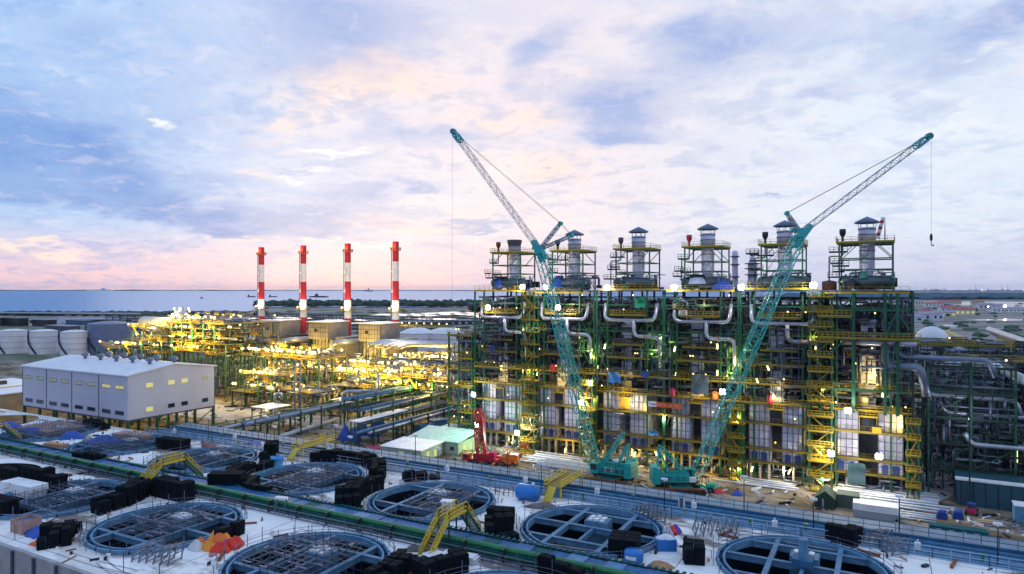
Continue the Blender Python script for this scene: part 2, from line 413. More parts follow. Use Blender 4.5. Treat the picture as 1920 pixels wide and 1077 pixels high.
# yard ground of the building site (a sheet above the land)
ymat = patchy('brown_site_earth', [(.13, .09, .05), (.21, .155, .095), (.07, .05, .03), (.27, .23, .20)], [0, .05, .11, .16], bump=.6, th=(.46, .58))
structure(MB().poly([(-420, 95, .02), (140, 95, .02), (160, 420, .02), (-420, 420, .02)]).build('site_ground', ymat))
pav = patchy('pale_paving', [(.36, .36, .40), (.26, .25, .26), (.44, .43, .46)], [0, .08, .2])
def sheet(name, pts, z, m_): return structure(MB().poly([(p[0], p[1], z) for p in pts]).build(name, m_))
sheet('paved_yard', [P(1700, 900), P(1760, 860), P(1800, 880), P(1800, 925), P(1760, 940), P(1740, 935)], .03, pav)
sheet('service_road', [(-420, 140), (-190, 140), (-130, 150), (-130, 162), (-420, 152)], .028, pav)
pondm = bpy.data.materials.new('pond_water'); pondm.use_nodes = True; b_ = pondm.node_tree.nodes['Principled BSDF']
b_.inputs['Base Color'].default_value = (.12, .13, .17, 1); b_.inputs['Roughness'].default_value = .12
rr = random.Random(3)
def pond(px, py, w, h):
    pts = []
    for k in range(14):
        a = 2*math.pi*k/14; q = 1+rr.uniform(-.25, .25)
        y = max(544.6, py+h*math.sin(a)*q); p = P(px+w*math.cos(a)*q, y); pts.append(p)
    sheet('pond', pts, .12, pondm)
for a in [(470, 601, 34, 1.6), (560, 596, 50, 1.8), (640, 601, 45, 2), (760, 592, 60, 3.2), (850, 588, 60, 2.6), (820, 598, 60, 2.2), (700, 606, 60, 2.4), (880, 602, 60, 2), (960, 594, 90, 5), (1120, 585, 90, 6), (1300, 580, 100, 6), (1480, 574, 90, 5),
          (1560, 571, 70, 5), (1800, 569, 170, 3.2), (1950, 574, 90, 4), (1760, 611, 50, 1.5), (1880, 600, 60, 1.6), (1720, 633, 40, 1.2)]: pond(*a)
structure(MB().beam(P(1600, 618, .4), P(2050, 616, .4), 7, .5).build('far_road', pav)); structure(MB().beam(P(1810, 606, .4), P(1740, 632, .4), 6, .5).build('branch_road', pav))

# mangrove belts and woods: read as one mass each
def wood(name, label, spots, m_):
    mb = MB(); r = random.Random(len(spots))
    ico = [(0, 0, 1), (.89, 0, .45), (.28, .85, .45), (-.72, .53, .45), (-.72, -.53, .45), (.28, -.85, .45), (.72, .53, -.3), (-.28, .85, -.3), (-.89, 0, -.3), (-.28, -.85, -.3), (.72, -.53, -.3)]
    fc = [(0, 1, 2), (0, 2, 3), (0, 3, 4), (0, 4, 5), (0, 5, 1), (1, 6, 2), (2, 6, 7), (2, 7, 3), (3, 7, 8), (3, 8, 4), (4, 8, 9), (4, 9, 5), (5, 9, 10), (5, 10, 1), (1, 10, 6)]
    for (x, y, rad, h) in spots:
        i = len(mb.v)
        for v in ico:
            q = r.uniform(.7, 1.3); mb.v.append((x+v[0]*rad*q, y+v[1]*rad*q, h*.5+v[2]*h*.55*q))
        for f in fc: mb.f.append(tuple(i+k for k in f)); mb.s.append(0)
    o = mb.build(name, m_, kind='stuff'); o['label'] = label; o['category'] = 'trees'; return o
sp_ = []
for k in range(1500):                                   # belt in front of the bay
    t = rr.uniform(-20.5, 30); d = 1540+260*rr.random()**2 if t < 3 else (1540+(t-3)*45)+300*rr.random()
    p = polar(t, d); sp_.append((p.x, p.y, rr.uniform(7, 14), rr.uniform(6, 15) if t < 5 else rr.uniform(5, 9)))
for k in range(350):
    t = rr.uniform(-38, -20); p = polar(t, 1100+rr.uniform(-60, 40)); sp_.append((p.x, p.y, rr.uniform(6, 12), rr.uniform(2, 5)))
wood('mangrove_belt', 'dark green mangrove belt along the shore of the bay', sp_, leaf)
leaff = mat('haze_tinted_mangrove_foliage', (.015, .075, .13), .95, 0, .3, .002)  # blue of the distance haze is put into the foliage colour
sp_ = []
for k in range(2600):
    t = rr.uniform(22, 45); d = rr.uniform(2700, 5200); p = polar(t, d); sp_.append((p.x, p.y, rr.uniform(26, 48), rr.uniform(10, 17)))
wood('mangrove_forest', 'broad haze tinted blue green mangrove forest below the container port', sp_, leaff)
sp_ = []
for k in range(420):
    t = rr.uniform(19, 44); d = rr.choice([rr.uniform(600, 1900), rr.uniform(420, 800)])
    if math.sin(t*3+d*.01) < -.1: continue
    p = polar(t, d); sp_.append((p.x, p.y, rr.uniform(3, 7), rr.uniform(2.5, 6)))
wood('roadside_trees', 'scattered green trees and scrub around the red roofed town', sp_, leaf2)
sp_ = []
for k in range(900):
    t = rr.uniform(-20, 18); d = rr.uniform(520, 1300)
    if math.sin(t*5+d*.013) < .25: continue
    p = polar(t, d); sp_.append((p.x, p.y, rr.uniform(4, 10), rr.uniform(.6, 2.4)))
wood('marsh_scrub', 'low brown green scrub on the mud flats behind the chimneys', sp_, leaf2)

# ------------------------------------------------------------------ elevated tank deck
DZ = 5.0
cmat = patchy('pale_wet_concrete', [(.84, .80, .80), (.66, .62, .63), (.20, .165, .15), (.88, .85, .85)], [0, .10, .075, .22], rough=.75, bump=.15, th=(.51, .575))
row1 = [-8.8-28.25*k for k in range(-1, 8)]; row2 = [-8.2-28.1*k for k in range(-1, 8)]
Y1, Y2, RT = 92.6, 64.0, 10.4
mb = MB()
def cell(cx, cy, x0, x1, y0, y1):
    an = [2*math.pi*k/48 for k in range(48)]+[math.atan2(y-cy, x-cx) % (2*math.pi) for x in (x0, x1) for y in (y0, y1)]
    an = sorted(an)
    ci = [(cx+RT*math.cos(a), cy+RT*math.sin(a), DZ) for a in an]; ou = []
    for a in an:
        c, s = math.cos(a), math.sin(a); t = 1e9
        if c > 1e-9: t = min(t, (x1-cx)/c)
        if c < -1e-9: t = min(t, (x0-cx)/c)
        if s > 1e-9: t = min(t, (y1-cy)/s)
        if s < -1e-9: t = min(t, (y0-cy)/s)
        ou.append((cx+t*c, cy+t*s, DZ))
    n = len(an)
    for k in range(n):
        q = (k+1) % n
        if abs(an[q]-an[k]) < 1e-6: continue
        mb.poly([ci[k], ou[k], ou[q], ci[q]])
for cx in row1: cell(cx, Y1, cx-14.125, cx+14.125, 81.4, 104.5)
for cx in row2: cell(cx, Y2, cx-14.05, cx+14.05, 49, 76.2)
XL = -8.8-28.25*7-14.125
mb.poly([(XL, 76.2, DZ), (60, 76.2, DZ), (60, 81.4, DZ), (XL, 81.4, DZ)])
mb.poly([(XL-30, 48, DZ), (XL, 48, DZ), (XL, 104.5, DZ), (XL-30, 104.5, DZ)])
x2 = row1[0]+14.125
mb.poly([(x2, 49, DZ), (60, 49, DZ), (60, 76.2, DZ), (x2, 76.2, DZ)]); mb.poly([(x2, 81.4, DZ), (60, 81.4, DZ), (60, 104.5, DZ), (x2, 104.5, DZ)])
structure(mb.build('tank_deck', cmat))
wl = thing('retaining_wall', 'grey concrete retaining wall with vertical joints in the lower left corner', 'wall', (-110, 48.7, 0))
for k in range(40):
    x = -150+k*5.2
    MB().box(x+28, x+28+5.1, -.3, .28, -1, 5.25).build('wall_panel', concr, wl)
    MB().box(x+27.7, x+28.1, -.6, -.3, -1, 5.1).build('buttress', mid, wl)
# crest: trench with pipes and crest road
structure(MB().poly([(-160, 104.5, 3.6), (62, 104.5, 3.6), (62, 112, 3.6), (-160, 112, 3.6)]).build('trench_floor', tankc))
structure(MB().box(-160, 62, 112, 117, 3, DZ).build('crest_road', mat('blue_grey_crest_paving', (.20, .25, .32), .7, 0, .3, .3)))
structure(MB().poly([(-160, 117, 4.9), (62, 117, 4.9), (62, 123, .04), (-160, 123, .04)]).build('embankment', ymat))
pb = thing('crest_pipe_rack', 'long blue pipes in the open trench along the far edge of the tank deck', 'pipes', (-50, 108, DZ))
for y, z, r in ((-2.2, -.3, .5), (-.7, -.2, .38), (.8, -.3, .55), (2.3, -.1, .35)):
    MB().tube([(-108, y, z), (110, y, z)], r, 8).build('pipe', pipeb if r != .38 else tankl, pb)
MB().box(-109, 111, -3.7, -3.3, -1.4, .35).build('parapet', tankl, pb); MB().box(-109, 111, 3.5, 3.9, -1.4, .35).build('parapet', tankc, pb)
for k in range(36):
    x = -106+k*6.1
    MB().box(x, x+.5, -3.2, 3.4, -.95, -.7).build('pipe_support', tankc, pb)
vm = MB().tube([(0, 0, -.2), (0, 0, .7)], .16, 6).lathe([(.01, .7), (.38, .7), (.38, .78), (.01, .78)], 8).mesh('valve', pgreen)
for k in range(24): inst('valve', vm, pb, (-104+k*9.1+rr.uniform(-1.5, 1.5), rr.choice([-2.2, .8, -.7]), .25))
wm = MB().box(-.35, .35, -.3, .3, 0, .9).box(-.1, .1, -.1, .1, .9, 1.3).mesh('control_box', wht)
for k in range(14): inst('control_box', wm, pb, (-100+k*15.3+rr.uniform(-2, 2), rr.choice([1.5, -1.4]), .1))
rw = mat('pale_rail_tube', (.42, .52, .62), .4, .3, .1)
jm_ = mat('dark_joint_sealant', (.12, .12, .15), .9)
jo = MB()
for x in row1: jo.box(x+14.08, x+14.17, 81.6, 104.3, DZ, DZ+.006)
for x in row2: jo.box(x+14.0, x+14.1, 49.4, 75.9, DZ, DZ+.006)
for y in (50.6, 75.2, 83, 103): jo.box(-230, 60, y, y+.08, DZ+.007, DZ+.011)
structure(jo.build('deck_joints', jm_)); tm_ = mat('tyre_mark', (.36, .34, .38), .9, 0, .5, .9)
ty = MB(); r9 = random.Random(3)
for k in range(26):
    x, y, dx = r9.uniform(-170, 30), r9.choice([101, 77.6, 51.6, 84])+r9.uniform(-1.2, 1.2), r9.uniform(8, 26); am, wl_ = r9.uniform(.1, .8), r9.uniform(.15, .4); y = min(y, 102.2) if y > 90 else y
    if 76.0 < y < 82.5: continue
    for off in (0, 1.5):
        p_ = [(x+dx*q/14, y+off*.8+am*math.sin(q*wl_+k)) for q in range(15)]
        for u, v in zip(p_, p_[1:]): ty.poly([(u[0], u[1], DZ+.013), (v[0], v[1], DZ+.013), (v[0], v[1]+.22, DZ+.013), (u[0], u[1]+.22, DZ+.013)])
structure(ty.build('tyre_marks', tm_))
fr = thing('near_trench_railing', 'pale blue post and rail fence on the tank deck side of the pipe trench', 'railing', (-50, 104.2, DZ))
for k in range(36): MB().rail((-109+k*6.1, 0, 0), (-109+k*6.1+6.1, 0, 0), 1.5, 2.05, .07).build('rail_section', rw, fr)
fr = thing('far_trench_railing', 'blue grey post and rail fence on the far side of the pipe trench', 'railing', (-50, 112.2, DZ))
for k in range(36): MB().rail((-109+k*6.1, 0, 0), (-109+k*6.1+6.1, 0, 0), 1.5, 2.05, .08).build('rail_section', pipeb, fr)
# lamp posts along the crest
def lamp_post(loc, label, h=5.2):
    t = thing('lamp_post', label, 'lamp post', loc, 0, 'slim black lamp posts along the deck edge')
    MB().tube([(0, 0, 0), (0, 0, h)], .08, 6).build('post', drk, t)
    MB().box(-.5, .5, -.22, .22, h, h+.28).box(-.08, .08, -.1, .5, h-.2, h).build('lamp_head', wht, t)
lpl = ['by the red fire box', 'behind the blue media bales', 'left of the yellow platform by the sheds', 'below the red crane', 'below the orange boom lift', 'left of the blue cylinder tank', 'beside the yellow platform at the cranes', 'below the left crane tracks',
       'between the two crawler cranes', 'under the right crane tracks', 'in front of the teal forklift', 'left of the dark green tent', 'in front of the dark green tent', 'in front of the white cabin roof', 'beside the twin blue pumps', 'in front of the navy hoarding']
for k in range(16): lamp_post((-137+k*10.7, 112.6 if k % 2 else 105.2, DZ), 'slim black lamp post with small white head '+lpl[k])

# ------------------------------------------------------------------ clarifier tanks
def clarifier(label, loc, scaf, style):
    t = thing('clarifier_tank', label, 'tank', loc, 0, 'round clarifier tanks sunk in the concrete deck')
    MB().lathe([(10.4, -.3), (10.4, .5), (10.12, .5), (10.12, .1)], 64, smooth=0).build('outer_rim', tankl, t)
    MB().lathe([(10.12, .1), (9.6, .1)], 64).build('launder_trough', mat('dark_trough_tone', (.015, .06, .12), .8, 0, .4, .6, spec=.2), t)  # trough toned darker than the rims
    jt = MB()
    for k in range(24):
        an_ = 2*math.pi*k/24; ca_, sa_ = math.cos(an_), math.sin(an_); jt.beam((9.6*ca_, 9.6*sa_, .3), (10.12*ca_, 10.12*sa_, .3), .07, .12); jt.beam((10.11*ca_, 10.11*sa_, .52), (10.42*ca_, 10.42*sa_, .52), .07, .06); jt.beam((10.42*ca_, 10.42*sa_, 0), (10.42*ca_, 10.42*sa_, .45), .1, .1)
    jt.build('rim_bracket', tanki, t, kind='stuff')
    MB().lathe([(9.6, .1), (9.6, .5), (9.35, .5), (9.35, -.5)], 64, smooth=0).build('inner_rim', tankl, t)
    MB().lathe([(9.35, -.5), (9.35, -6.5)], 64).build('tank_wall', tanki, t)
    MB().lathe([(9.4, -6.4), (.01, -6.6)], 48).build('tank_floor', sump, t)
    w = .3; h0, h1 = -.5, .3; bmt = mat('beam_paint', (.09, .20, .33), .6, 0, .35, .8, spec=.3)
    xs = (-3.9, 3.9) if style else (-3.4, 4.4); ys = (-5.6, .4, 6.2) if style else (-4.6, 5.2)
    for x in xs:
        q = math.sqrt(9.35**2-x*x); MB().box(x-w/2, x+w/2, -q, q, h0, h1).box(x-.32, x+.32, -q, q, h1, h1+.1).build('cross_beam', bmt, t)
    for y in ys:
        q = math.sqrt(9.35**2-y*y); MB().box(-q, q, y-w/2, y+w/2, h0, h1-.02).box(-q, q, y-.3, y+.3, h1-.02, h1+.08).build('cross_beam', bmt, t)
    MB().box(-.2, .2, ys[0], ys[-1], h0+.1, h1-.05).build('short_beam', bmt, t)
    cw = MB().box(-1.7, 1.7, 1.2, 3.8, -2.2, .9).build('centre_well', bmt, t)
    c2 = MB()
    for k in range(9): c2.box(-1.3+(k % 3)*.9, -.7+(k % 3)*.9, 1.5+(k//3)*.75, 2.0+(k//3)*.75, 0.9, 1.1+.1*(k % 2))
    c2.build('well_cover', wht, cw)
    r = MB(); rg = random.Random(int(abs(loc[0]*10)+loc[1]))
    a0 = rg.uniform(0, 6.28); n = 30
    for k in range(n):
        a = 2*math.pi*k/n; p = Vector((11.0*math.cos(a), 11.0*math.sin(a), 0))
        if p.y+loc[1] < 49.5: continue
        hh = rg.choice([1.1, 1.3, 1.9, 2.3]); r.beam(p, p+Vector((0, 0, hh)), .07)
        if (k+int(a0*5)) % n < n*.62:
            b = 2*math.pi*(k+1)/n; p2 = Vector((11.0*math.cos(b), 11.0*math.sin(b), 0))
            for z in (.55, 1.1): r.beam(p+Vector((0, 0, z)), p2+Vector((0, 0, z)), .055)
    r.build('guard_rail', casd, t, kind='stuff')
    if scaf:
        s = MB(); x0, x1, y0, y1 = scaf
        st = 1.35
        nx, ny = int((x1-x0)/st), int((y1-y0)/st)
        for i in range(nx+1):
            for j in range(ny+1):
                if (x0+i*st)**2+(y0+j*st)**2 > 74: continue
                top = rg.choice([1.2, 1.7, 2.3]); s.beam((x0+i*st, y0+j*st, -3.5), (x0+i*st, y0+j*st, top), .06)
        for z in (-2.2, -.6, .7, 1.5):
            for i in range(nx+1):
                if rg.random() < .8: s.beam((x0+i*st, y0, z), (x0+i*st, y1, z), .055)
            for j in range(ny+1):
                if rg.random() < .8: s.beam((x0, y0+j*st, z), (x1, y0+j*st, z), .055)
        s.build('scaffold', mat('scaffold_tube', (.10, .13, .20), .5, .4, .3), t, kind='stuff')
        s = MB()
        for k in range(26):
            x = rg.uniform(x0, x1-1.5); y = rg.uniform(y0, y1); s.box(x, x+rg.uniform(1, 2.4), y, y+.3, .74, .80) if rg.random() < .6 else s.box(x, x+.3, y, y+.9, 1.54, 1.6)
        s.build('scaffold_board', casd, t, kind='stuff')
    return t
L1 = ['half visible clarifier tank at the right bottom corner', 'large lower right clarifier tank with bare blue cross beams', 'clarifier tank with open beam grid and white centre box, beside the blue skip',
      'clarifier tank behind the front yellow stair bridge, full of scaffold on its right', 'clarifier tank ringed by black blocks on its far side, right of the light blue tub', 'clarifier tank just beyond the rear yellow stair bridge',
      'clarifier tank partly hidden under a blue tarpaulin, in front of the warehouse', 'clarifier tank boarded over with pink timber at the left edge', 'clarifier tank farthest left, past the boarded one']
SF1 = [None, None, None, (-1, 7, -6, 5), (-3, 7, -6.5, 6), (-2, 6, -6, 6), (-5, 6, -6, 6), (-7, 7, -7, 7), None]
for k, x in enumerate(row1): 
    if k == 8: continue
    clarifier(L1[k], (x, Y1, DZ), SF1[k], k in (2, 1, 0))
L2 = [None, 'sunk tank at the bottom edge under the lower right deck', 'clarifier tank cut by the bottom edge, right of the white bundles', 'clarifier tank at the bottom centre with white centre box and scaffold', 'clarifier tank at lower left beside the heap of orange and red bags',
      'clarifier tank at the left edge, seen behind the wooden crate', 'clarifier tank out past the left edge']
SF2 = [None, None, None, (-7, 5, -5, 6), (-6, 5, -5, 6), (-4, 7, -6, 6), None]
for k in (2, 3, 4, 5): clarifier(L2[k], (row2[k], Y2, DZ), SF2[k], k % 2 == 0)
clarifier(L2[1], (row2[1], Y2, DZ), None, True); clarifier(L2[0] or 'tank beyond the lower right corner', (row2[0], Y2, DZ), None, False)
cp = thing('centre_column', 'tall blue column rising from the lower right clarifier tank', 'column', (row1[1], Y1+.4, DZ))
MB().box(-1.2, 1.2, -1.2, 1.2, .4, 1.3).build('base', tankc, cp); MB().box(-.5, .5, -.5, .5, 1.3, 3.6).build('post', tankl, cp)

# ------------------------------------------------------------------ covered channel between the tank rows
ch = thing('covered_channel', 'long blue sheeted channel with green pipe running between the two rows of tanks', 'channel', (-80, 78.8, DZ))
X0, X1 = -150, 140
MB().box(X0, X1, -2.2, -1.9, 0, 1.1).build('channel_wall', tealg, ch); MB().box(X0, X1, 1.9, 2.2, 0, 1.25).build('channel_wall', grnd, ch)
n = 116; w = (X1-X0)/n
cm = [MB().box(0, w-.06, -1.0, 1.75, 1.0, 1.12+dz).mesh('cover_sheet', c) for c, dz in ((cover, 0), (mat('pale_blue_cover_sheet', (.05, .20, .40), .5, 0, .4, .8), .05), (cover, .1), (mat('violet_cover_sheet', (.16, .16, .48), .4, 0, .3, .8), .03), (tealg, .0))]
for k in range(n): inst('cover_sheet', rr.choices(cm, (8, 1.2, 6, .5, .8))[0], ch, (X0+k*w, 0, rr.uniform(-.03, .03)))
gm = MB().box(0, .55, 1.78, 2.3, 1.25, 1.34).mesh('grating_bar', tealg)
g_ = MB()
for k in range(340): g_.box(X0+k*.85, X0+k*.85+.4, 1.78, 2.5, 1.28, 1.4)
g_.build('grating', tealg, ch, kind='stuff')
MB().tube([(X0, -1.55, 1.38), (X1, -1.55, 1.38)], .38, 10).build('green_pipe', pgreen, ch)
MB().tube([(X0, -2.5, .8), (X1, -2.5, .8)], .16, 8).build('lower_pipe', grn, ch)
for k in range(48): MB().box(X0+k*6.04, X0+k*6.04+.18, -2.75, -1.3, 0, 1.72).build('pipe_bracket', grnd, ch)
r = MB()
for k in range(int((X1-X0)/6)): r.rail((X0+k*6, -3.2, 0), (X0+k*6+6, -3.2, 0), 1.2, 2, .055)
r.build('handrail', casd, ch)
# yellow stair bridges over the channel
yelb = mat('bright_yellow_paint', (.62, .43, .02), .5, 0, .25)  # brighter yellow for stair bridges and trench platforms
def stair_bridge(label, x, y0=72.0, top=4.1, w=1.7, y1=84.6, m1=None):
    t = thing('stair_bridge', label, 'stairs', (x, 78.5, DZ), 0, 'yellow steel stair bridges over the channel')
    ya, yb, yc, yd = y0-78.5, -2.0, 2.4, y1-78.5
    for s_ in (-w/2, w/2):
        MB().beam((s_, ya, .1), (s_, yb, top), .12, .35).build('stringer', yelb, t); MB().beam((s_, yc, top), (s_, yd, .1), .12, .35).build('stringer', grn, t)
        MB().beam((s_, yb, top), (s_, yc, top), .12, .35).build('edge_beam', yelb, t)
        r = MB()
        for (a, b, za, zb) in ((ya, yb, 0, top), (yb, yc, top, top), (yc, yd, top, 0)):
            nn = 5
            for k in range(nn+1):
                q = k/nn; y = a+(b-a)*q; z = za+(zb-za)*q; r.beam((s_, y, z), (s_, y, z+1.25), .11)
            for hh in (.62, 1.25): r.beam((s_, a, za+hh), (s_, b, zb+hh), .11)
        r.build('handrail', yelb, t)
    for k in range(13):
        q = (k+.5)/13
        MB().box(-w/2, w/2, ya+(yb-ya)*q-.14, ya+(yb-ya)*q+.14, top*q-.03, top*q+.03).build('tread', yeld, t)
        MB().box(-w/2, w/2, yc+(yd-yc)*q-.14, yc+(yd-yc)*q+.14, top*(1-q)-.03, top*(1-q)+.03).build('tread', tealg, t)
    MB().box(-w/2, w/2, yb, yc, top-.06, top).build('landing', yeld, t)
    for y in (yb, yc):
        for s_ in (-w/2, w/2): MB().box(s_-.08, s_+.08, y-.08, y+.08, 0, top-.1).build('leg', grnd, t)
    return t
stair_bridge('yellow stair bridge in the foreground, right of centre, over white bundles', -52)
stair_bridge('yellow stair bridge at left beside the big black block wall', -112.5)
stair_bridge('yellow stair bridge at the far left edge', -176)
def trench_platform(label, x, rx=4.0):
    t = thing('trench_platform', label, 'platform', (x, 108.3, DZ), 0, 'yellow railed platforms over the pipe trench')
    MB().box(-1.5, 1.5, -4.8, 5, 1.9, 2.05).build('platform', yeld, t)
    MB().loop_rail([(-1.5, -4.8, 2.05), (-1.5, 5, 2.05)], t=.12).loop_rail([(1.5, -4.8, 2.05), (1.5, 5, 2.05)], t=.12).build('railing', yelb, t)
    for sx in (-1.4, 1.4):
        for y in (-4.6, 4.8): MB().box(sx-.1, sx+.1, y-.1, y+.1, 0, 1.9).build('leg', yelb, t)
    MB().beam((0, -4.8, 2), (0, -7, .1), 1.4, .15).build('stair', yelb, t)
trench_platform('yellow railed platform over the trench beside the left crawler crane', -48.5)
trench_platform('yellow railed platform over the trench left of the site sheds', -107)

# ------------------------------------------------------------------ black media block piles
def blockm(h, sd_):
    r_ = random.Random(sd_); mb = MB(); z = 0
    while z < h-.1:
        t_ = r_.choice([.3, .3, .34, .4]); jx, jy = r_.uniform(-.07, .07), r_.uniform(-.05, .05); mb.box(-.95+jx, .95+jx, -.6+jy, .6+jy, z, z+t_-.05); mb.box(-.85+jx, .85+jx, -.52, .52, z+t_-.05, z+t_); z += t_
    for k in range(3): x = r_.uniform(-.8, .7); mb.box(x, x+.07, -.66, .66, 0, z+.03)
    return mb.mesh('block', blk)
blockmesh = [blockm(h, k) for k, h in enumerate((.62, 1.2, 1.8, 2.4, 2.9))]
def pile_rect(label, px, py, nx, ny, hs, rz, rg):
    p = P(px, py, DZ); t = thing('media_block_pile', label, 'block pile', p, rz, 'piles of black filter blocks')
    for i in range(nx):
        for j in range(ny):
            q = max(0, min(4, hs[int(i*len(hs)/nx)]-1-(0 if j < ny-1 else rg.choice([0, 1]))))
            inst('block', blockmesh[q], t, ((i-nx/2)*1.95, (j-ny/2)*1.3, 0), rg.uniform(-.04, .04))
def pile_arc(label, cx, cy, a0, a1, hs, rg, R=12.3, rows=2):
    t = thing('media_block_pile', label, 'block pile', (cx, cy, DZ), 0, 'piles of black filter blocks')
    n = max(2, int(math.radians(abs(a1-a0))*R/2.0))
    for k in range(n):
        for j in range(rows):
            a = math.radians(a0+(a1-a0)*(k+.5)/n); q = max(0, min(4, hs[int(k*len(hs)/n)]-1-j*rg.choice([0, 1])))
            rj = R+j*1.35; inst('block', blockmesh[q], t, (rj*math.cos(a), rj*math.sin(a), 0), a+math.pi/2+rg.uniform(-.05, .05))
rg = random.Random(11)
A1, A2 = row1, row2
pile_arc('long curved wall of black blocks on the far side of the scaffolded centre left tank', A1[4], Y1, 2, 132, [2, 4, 4, 3, 4, 4, 4, 3], rg, 12.6, 2)
pile_arc('low black block row between that tank and the blue channel', A1[4], Y1, -128, -62, [4, 3, 3, 2], rg, 11.7, 1)
pile_arc('black blocks curving round the left side of the centre left tank', A1[4], Y1, 165, 215, [2, 3, 4, 4], rg, 12.4, 2)
pile_arc('high black block wall left of the tank behind the front stair bridge', A1[3], Y1, 170, 232, [4, 5, 5, 4], rg, 12.2, 3)
pile_arc('stepped black blocks behind the tank with the front stair bridge', A1[3], Y1, 118, 148, [1, 2, 3], rg, 13.2, 2)
pile_arc('black block wall left of the open beam grid tank', A1[2], Y1, 190, 236, [4, 5, 5, 2], rg, 12.3, 3)
pile_rect('black block stack beside the blue barrel', 1186, 1036, 2, 3, [4], .2, rg)
pile_arc('black blocks left of the large lower right tank', A1[1], Y1, 186, 205, [3, 4], rg, 12.6, 2)
pile_arc('black blocks behind the large lower right tank', A1[1], Y1, 62, 82, [4, 4], rg, 12.4, 2)
pile_arc('black blocks left of the corner tank', A1[0], Y1, 190, 206, [3, 3], rg, 12.4, 2)
pile_arc('black blocks right of the bottom centre tank', A2[3], Y2, -12, 30, [4, 4, 3], rg, 12.0, 2)
pile_arc('black blocks left of the tank cut by the bottom edge', A2[2], Y2, 138, 170, [4, 4], rg, 12.0, 2)
pile_arc('black blocks behind the tank cut by the bottom edge', A2[2], Y2, 62, 95, [3, 4], rg, 11.6, 1)
pile_arc('black blocks left of the tank with orange bags', A2[4], Y2, 212, 246, [2, 4, 4], rg, 12.4, 3)
pile_arc('short black block row right of the tank with orange bags', A2[4], Y2, -6, 20, [3, 3], rg, 12.0, 1)
pile_arc('black block wall between the two left tanks', A2[5], Y2, -8, 52, [4, 5, 5, 4], rg, 12.2, 2)
pile_rect('black block wall under the rear yellow stair bridge', 325, 930, 6, 2, [4, 5, 5], 0, rg)
pile_rect('dark block heap right of the rear stair bridge', 452, 915, 4, 3, [5, 5, 3], .5, rg)
pile_rect('long black block wall at the left edge beside the white sheet stack', 75, 905, 9, 2, [3, 5, 5, 4], 0, rg)
pile_arc('black blocks beyond the tank by the rear stair bridge', A1[5], Y1, 20, 55, [3, 5, 5], rg, 12.4, 2)
pile_rect('black blocks between the warehouse and the rear tanks', 335, 842, 4, 2, [4, 4], .1, rg)
pile_rect('black blocks in front of the blue tarpaulin', 178, 868, 4, 2, [3, 4], 0, rg)
pile_rect('black blocks at the foot of the warehouse', 190, 803, 4, 2, [3, 3], 0, rg)
pile_rect('black blocks at the left end of the deck', 15, 962, 3, 2, [4, 4], 0, rg)

# ------------------------------------------------------------------ loose things on the deck
def lump(n, rad, h, rg):
    """draped heap with folds"""
    mb = MB(); ns, nr = 30, 9; ph = [rg.uniform(0, 6.28) for _ in range(8)]; off = [(rg.uniform(-.35, .35), rg.uniform(-.35, .35), rg.uniform(.3, .6), rg.uniform(.5, 1)) for _ in range(5)]
    for j in range(nr):
        q = 1-j/(nr-1)
        for k in range(ns):
            a = 2*math.pi*k/ns; rr_ = q*(1+.13*math.sin(3*a+ph[0])+.08*math.sin(7*a+ph[1])*q)+.001
            x, y = rr_*math.cos(a), rr_*math.sin(a)
            bm = sum(w*math.exp(-((x-ox)**2+(y-oy)**2)/s_**2) for ox, oy, s_, w in off)/2.2
            z = math.sqrt(max(0, 1-q**2.4))*(.75+.55*min(1, bm))+.09*math.sin(8*a+ph[2]+5*q)*q*(1-q)*4+.05*math.sin(13*x+ph[3])*math.sin(11*y+ph[4])*(1-q)
            mb.v.append((rad[0]*x, rad[1]*y, max(0, h*z*.8)+rg.uniform(0, .04)))
    for j in range(nr-1):
        for k in range(ns): mb.f.append((j*ns+k, j*ns+(k+1) % ns, (j+1)*ns+(k+1) % ns, (j+1)*ns+k)); mb.s.append(1)
    return mb
def heap(name, label, cat, px, py, rad, h, m_, z=DZ, rz=.4, seed=1):
    if name == 'tarpaulin' and z > 0: h *= .6
    o = lump(14, rad, h, random.Random(seed)).build(name, m_); o.location = P(px, py, z); o.rotation_euler = (0, 0, rz); return tag(o, label, cat)
heap('tarpaulin', 'crumpled blue tarpaulin over the rear left tank', 'tarpaulin', 195, 832, (4, 2.6), 3, blu, seed=2)
heap('tarpaulin', 'blue tarpaulin heap beyond the boarded tank', 'tarpaulin', 135, 822, (3, 2), 2.6, blu, seed=3)
heap('tarpaulin', 'blue tarpaulin in the far left corner of the deck', 'tarpaulin', 12, 803, (4, 3), 2.5, blu, seed=4)
heap('tarpaulin', 'blue tarpaulin at left below the warehouse front', 'tarpaulin', 60, 812, (4, 2), 2.2, blu, seed=5)
heap('tarpaulin', 'blue tarpaulin behind the wooden crate in the lower left', 'tarpaulin', 78, 1003, (2.4, 1.6), 2, blu, seed=6)
heap('tarpaulin', 'small orange tarpaulin beside the lower left black blocks', 'tarpaulin', 78, 1020, (1.6, .9), 1.1, mat('orange_tarpaulin', (.75, .10, .02), .6), seed=7)
heap('tarpaulin', 'bright blue tarpaulin at the near foot of the trench pipes', 'tarpaulin', 478, 832, (2.6, 1.2), .8, blu, seed=8)
heap('tarpaulin', 'blue tarpaulin lying at the foot of the front stair bridge', 'tarpaulin', 818, 990, (1.6, 1.1), 1.1, blu, seed=9)
heap('sand_heap', 'brown sand heap behind the black blocks of the open grid tank', 'heap', 1015, 950, (2.6, 1.6), .5, mat('brown_sand', (.16, .13, .12), .95, 0, .4, 1), seed=10)
